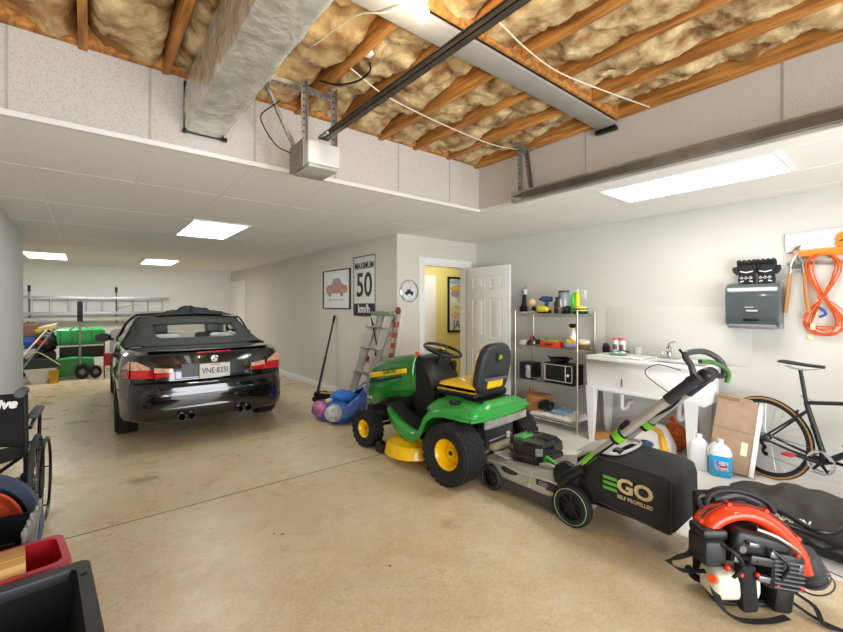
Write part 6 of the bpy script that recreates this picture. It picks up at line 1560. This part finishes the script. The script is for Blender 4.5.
B().loft([[(-.13, -.1, .0), (.06, -.1, .0), (.06, .08, .0), (-.13, .08, 0)], [(-.24, -.12, .28), (.24, -.12, .28), (.24, .08, .28), (-.24, .08, .28)]]).obj('bag_lower', mat('tote_white', '#dcdad6', .6), t)
B().loft([[(-.24, -.12, .28), (.24, -.12, .28), (.24, .08, .28), (-.24, .08, .28)], [(-.28, -.12, .50), (.20, -.12, .42), (.20, .06, .42), (-.28, .06, .50)]]).obj('bag_upper', mat('tote_green', '#2f4238', .7), t)
B().tube([(-.2, -.12, .48), (-.05, -.13, .60), (.28, -.13, .33)], .008, seg=6, smooth=4).obj('strap', CREAM, t)
for k, (x0, z0, x1, z1, m_, lb) in enumerate(((-1.12, .0, -.50, 1.02, 'pole_grey', 'grey pole leaning diagonally over the far left heap'), (-1.05, .35, -.62, 1.0, 'pole_white', 'pale pole leaning behind the grey pole at far left'), (-1.18, .2, -.95, .7, 'pole_cream', 'short cream pole leaning low at far left'))):
    one(B().tube([(x0, 0, z0 + .02), (x1, .25, z1)], .018, seg=8), 'leaning_pole', mat(m_, ('#8d8a80', '#e4e0d8', '#cfc4a4')[k], .5), lb, 'pole', (0, 10.45 + .1 * k, 0), group='leaning poles')
t = thing('yellow_broom_head', 'yellow and white broom head above the leaning poles', 'broom', (-.66, 11.35, 1.0))
B().box((0, 0, 0), (.34, .07, .07), rot=(0, -18, 0), bev=.015).obj('head', YELLOW, t)
B().box((.03, -.02, .055), (.30, .05, .045), rot=(0, -18, 0), bev=.01).obj('white_strip', WHITEP, t)
B().cyl((0, .1, -1.02), (0, .02, 0), .015, seg=10).obj('broom_stick', YELLOW, t)
one(B().loft([[(-.06, -.06, 0), (.06, -.06, 0), (.06, .06, 0), (-.06, .06, 0)], [(-.07, -.07, .24), (.07, -.07, .24), (.07, .07, .24), (-.07, .07, .24)]]), 'yellow_bucket', mat('bucket_ochre', '#c79a1c', .5, var=.2), 'narrow yellow bucket on floor between tote bag and green cart', 'bucket', (-.50, 10.50, 0))
one(B().ball((0, 0, .07), (.10, .09, .07), nz=.1), 'yellow_pouch', YELLOW, 'small yellow pouch on floor at far left of heap', 'pouch', (-1.12, 10.3, 0))
t = thing('dark_trolley', 'dark wheeled base at the foot of the far left heap', 'trolley', (-1.12, 10.6, 0))
B().bb(-.16, .16, -.1, .1, .1, .26, bev=.02).obj('base', BLACKP, t)
for x in (-.12, .12): B().cyl((x, -.13, .07), (x, -.09, .07), .07, seg=20).obj('wheel', RUBBER, t)

# ================================================================ wheelchair and tubs at the left edge
t = thing('wheelchair', 'black wheelchair seen from behind at the left edge', 'wheelchair', (-.512, 3.78, 0), -2)
WF = mat('wheelchair_frame', '#202124', .35, metal=.4)
for s in (-1, 1):
    w_ = B().lathe([(.270, -.011), (.288, -.015), (.30, -.008), (.30, .008), (.288, .015), (.270, .011), (.270, -.011)], (s * .245, 0, .30), 'X', 56).obj('drive_wheel', mat('grey_tire', '#3c3f42', .7), t)
    sp = B()
    for k in range(20):
        a = 2 * PI * k / 20; sp.tube([(s * (.245 + .02 * (k % 2)), .02 * math.cos(a), .30 + .02 * math.sin(a)), (s * .245, .27 * math.cos(a), .30 + .27 * math.sin(a))], .0016, seg=4)
    sp.cyl((s * .21, 0, .30), (s * .275, 0, .30), .025, seg=16).obj('spokes', STEEL, w_)
    B().tube([(s * .292, .265 * math.cos(a * PI / 24), .30 + .265 * math.sin(a * PI / 24)) for a in range(48)], .009, seg=8, closed=True).obj('push_rim', BLACKM, w_)
    for k in range(6):
        a = PI * k / 3; B().tube([(s * .25, .27 * math.cos(a), .30 + .27 * math.sin(a)), (s * .292, .265 * math.cos(a), .30 + .265 * math.sin(a))], .005, seg=6).obj('rim_tab', BLACKM, w_)
    B().tube([(s * .21, -.17, .93), (s * .21, -.15, .60), (s * .21, -.13, .34), (s * .21, .0, .30)], .0125, seg=10).obj('back_post', WF, t)
    B().tube([(s * .21, -.16, .915), (s * .21, -.20, .935), (s * .21, -.27, .93)], .012, seg=10, smooth=3).obj('push_handle', WF, t)
    B().tube([(s * .21, -.20, .932), (s * .205, -.33, .935)], .026, seg=14).obj('hand_grip', mat('grip_mid_grey', '#55575a', .7), t)
    B().tube([(s * .21, -.13, .50), (s * .21, .30, .50), (s * .21, .40, .40), (s * .21, .46, .15)], .0125, seg=10, smooth=4).obj('side_tube', WF, t)
    B().tube([(s * .23, -.13, .68), (s * .235, .10, .72), (s * .235, .25, .70), (s * .23, .28, .50)], .011, seg=10, smooth=4).obj('arm_tube', WF, t)
    B().box((s * .24, .05, .745), (.055, .30, .035), bev=.014, seg=3).obj('arm_pad', mat('pad_grey', '#4c5052', .6), t)
    B().lathe([(.0, -.02), (.08, -.02), (.095, -.01), (.095, .01), (.08, .02), (0, .02)], (s * .20, .42, .095), 'X', 28).obj('caster_wheel', RUBBER, t)
    B().tube([(s * .20, .42, .10), (s * .225, .42, .22), (s * .21, .38, .30)], .012, seg=8).obj('caster_fork', WF, t)
    B().box((s * .10, .60, .12), (.16, .15, .015), rot=(10, 0, 0), bev=.005).obj('foot_plate', BLACKP, t)
    B().tube([(s * .19, .40, .45), (s * .17, .55, .25), (s * .15, .60, .12)], .011, seg=8).obj('leg_hanger', WF, t)
B().tube([(-.20, .05, .18), (.20, .05, .48)], .012, seg=8).tube([(.20, .05, .18), (-.20, .05, .48)], .012, seg=8).tube([(-.24, 0, .30), (.24, 0, .30)], .012, seg=8).obj('cross_brace', WF, t)
B().grid(lambda u, v: (lerp(-.215, .215, u), -.165 + .03 * math.sin(PI * u) + .03 * (1 - v), lerp(.48, .91, v)), 16, 10).xf(Matrix.Translation((0, -.012, 0)))
o = B().grid(lambda u, v: (lerp(-.222, .222, u), -.185 + .035 * math.sin(PI * u) * 1 + .03 * (1 - v), lerp(.58, .91, v) - .03 * (2 * abs(u - .5)) ** 4 * (1 - v) ** 2), 18, 10).obj('back_upholstery', FABRIC, t, ang=60); solid(o, .012)
B().grid(lambda u, v: (lerp(-.205, .205, u), lerp(-.12, .30, v), .50 - .035 * math.sin(PI * u)), 12, 8).obj('seat', FABRIC, t)
text('drive', .078, face_mat((.095, -.188, .855), (1, -.12, 0), (0, 0, 1)), WHITEP, t, 'lettering', bold=.004, shear=.25)
B().tube([(.20, -.15, .40), (.24, -.20, .34), (.18, -.14, .30)], .008, seg=8, smooth=4).box((.20, -.10, .36), (.04, .06, .05), bev=.01).obj('brake_lever', WF, t)
# round dark-blue tub, slatted crate
t = thing('round_tub', 'round slate-blue tub with orange lining propped beside the wheelchair', 'tub', (-.46, 3.03, .30), -18)
TM = Matrix.Rotation(R(72), 4, 'X')
B().lathe([(0, -.14), (.20, -.13), (.26, -.02), (.295, 0), (.30, .012), (.285, .018), (.235, .0), (.18, -.11), (0, -.12)], seg=48, M=TM).obj('tub', mat('slate_blue', '#3e4a60', .45, var=.08), t)
B().lathe([(0, -.10), (.16, -.09), (.215, .0), (.205, .004), (.15, -.08), (0, -.09)], seg=40, M=TM).obj('lining', mat('lining_orange', '#c8502c', .6, var=.2), t)
t = thing('slatted_crate', 'black crate with pale grey slats at the left edge', 'crate', (-.44, 2.75, 0), -6)
CR = mat('crate_slat', '#82827e', .5, var=.12)
B().bb(-.22, .22, -.15, .15, 0, .02).bb(-.22, -.205, -.15, .15, 0, .44).bb(-.22, .22, .14, .15, 0, .42).bb(-.22, .2, -.15, -.14, 0, .40).obj('box_body', BLACKP, t)
for k in range(6):
    y = -.14 + k * .055; B().box((.215, y, .24), (.014, .022, .44 + .02 * (k % 3)), rot=(0, 6, 0), bev=.003).obj('slat', CR, t)
for z in (.08, .43): B().box((.215 + (z - .24) * .1, 0, z), (.022, .31, .03), bev=.004).obj('slat_rail', CR, t)
one(B().box((0, 0, .02), (.22, .05, .04), rot=(0, -6, 0), bev=.008), 'wooden_block', mat('block_wood', '#d0ac78', .6), 'pale wooden block lying across the slatted crate', 'block', (-.42, 2.60, .415), -8)
# red tub, carton, black tote
def tote(nm, lab, loc, rz, w_, d_, h_, m, rim, ext=None, cat_='tub'):
    t = thing(nm, lab, cat_, loc, rz)
    def rr(wx, dy, z, r_=.04):
        out = []
        for cx, cy, a0 in ((wx - r_, dy - r_, 0), (-wx + r_, dy - r_, 90), (-wx + r_, -dy + r_, 180), (wx - r_, -dy + r_, 270)):
            for k in range(5):
                a = R(a0 + 22.5 * k); out.append((cx + r_ * math.cos(a), cy + r_ * math.sin(a), z))
        return out
    a_, b_ = w_ / 2, d_ / 2
    B().loft([rr(a_ * .82, b_ * .80, .0), rr(a_ * .90, b_ * .88, h_ * .5), rr(a_ - .012, b_ - .012, h_)], cap=False).loft([rr(a_ * .82, b_ * .80, .0), rr(a_ * .82, b_ * .80, .004)]).obj('tub_wall', m, t)
    B().loft([rr(a_ * .80, b_ * .78, .006), rr(a_ * .88, b_ * .86, h_ * .5), rr(a_ - .016, b_ - .016, h_ - .002)], cap=False).obj('tub_lining', m, t)
    B().loft([rr(a_ - .014, b_ - .014, h_), rr(a_ + rim, b_ + rim, h_), rr(a_ + rim + .003, b_ + rim + .003, h_ - .02), rr(a_ + rim, b_ + rim, h_ - .02)], cap=False).obj('tub_rim', ext or m, t)
    return t
tote('red_tub', 'red plastic tub between the slatted crate and black tote', (-.37, 2.37, 0), 8, .58, .28, .40, mat('tub_red', '#b5101f', .4, var=.06), .012, mat('tub_rim_red', '#c4475a', .4))
one(B().box((0, 0, .21), (.34, .17, .42), bev=.004).box((0, 0, .4215), (.34, .05, .002)), 'upright_carton', mat('carton_tan', '#c9a063', .8, var=.05), 'tan cardboard carton standing inside the red tub', 'carton', (-.37, 2.345, .015), 6)
BT = tote('black_tote', 'large open black storage tote at the lower left', (-.33, 1.83, 0), 4, .66, .62, .42, mat('tote_black', '#0b0a09', .85, var=.15), .03, mat('tote_rim', '#34363a', .4))
B().cyl((.335, .22, .4175), (.335, .22, .4215), .011, seg=14).obj('rim_hole', mat('hole_black', '#050505', .8), BT)
B().bb(-.30, .30, .285, .30, .38, .4215, bev=.004).obj('rim_rib', mat('tote_rim', '', .4), BT)
# small bits on the floor
for k, (x, y) in enumerate(((.93, 2.66), (1.32, 1.92), (.62, 4.62), (1.15, 4.28), (.97, 2.62))):
    one(B().ball((0, 0, .001), (.008 + .001 * k, .007, .002), nz=.3), 'floor_speck', mat('speck_dark', '#4a3a2a', .9), ('dark speck on bare floor, nearest the bottom edge', 'dark speck on floor between mower and joint', 'dark speck on floor behind the car bumper', 'dark speck on floor near the oil stain', 'second dark speck near the bottom edge')[k], 'speck', (x, y, 0), group='specks on the floor')
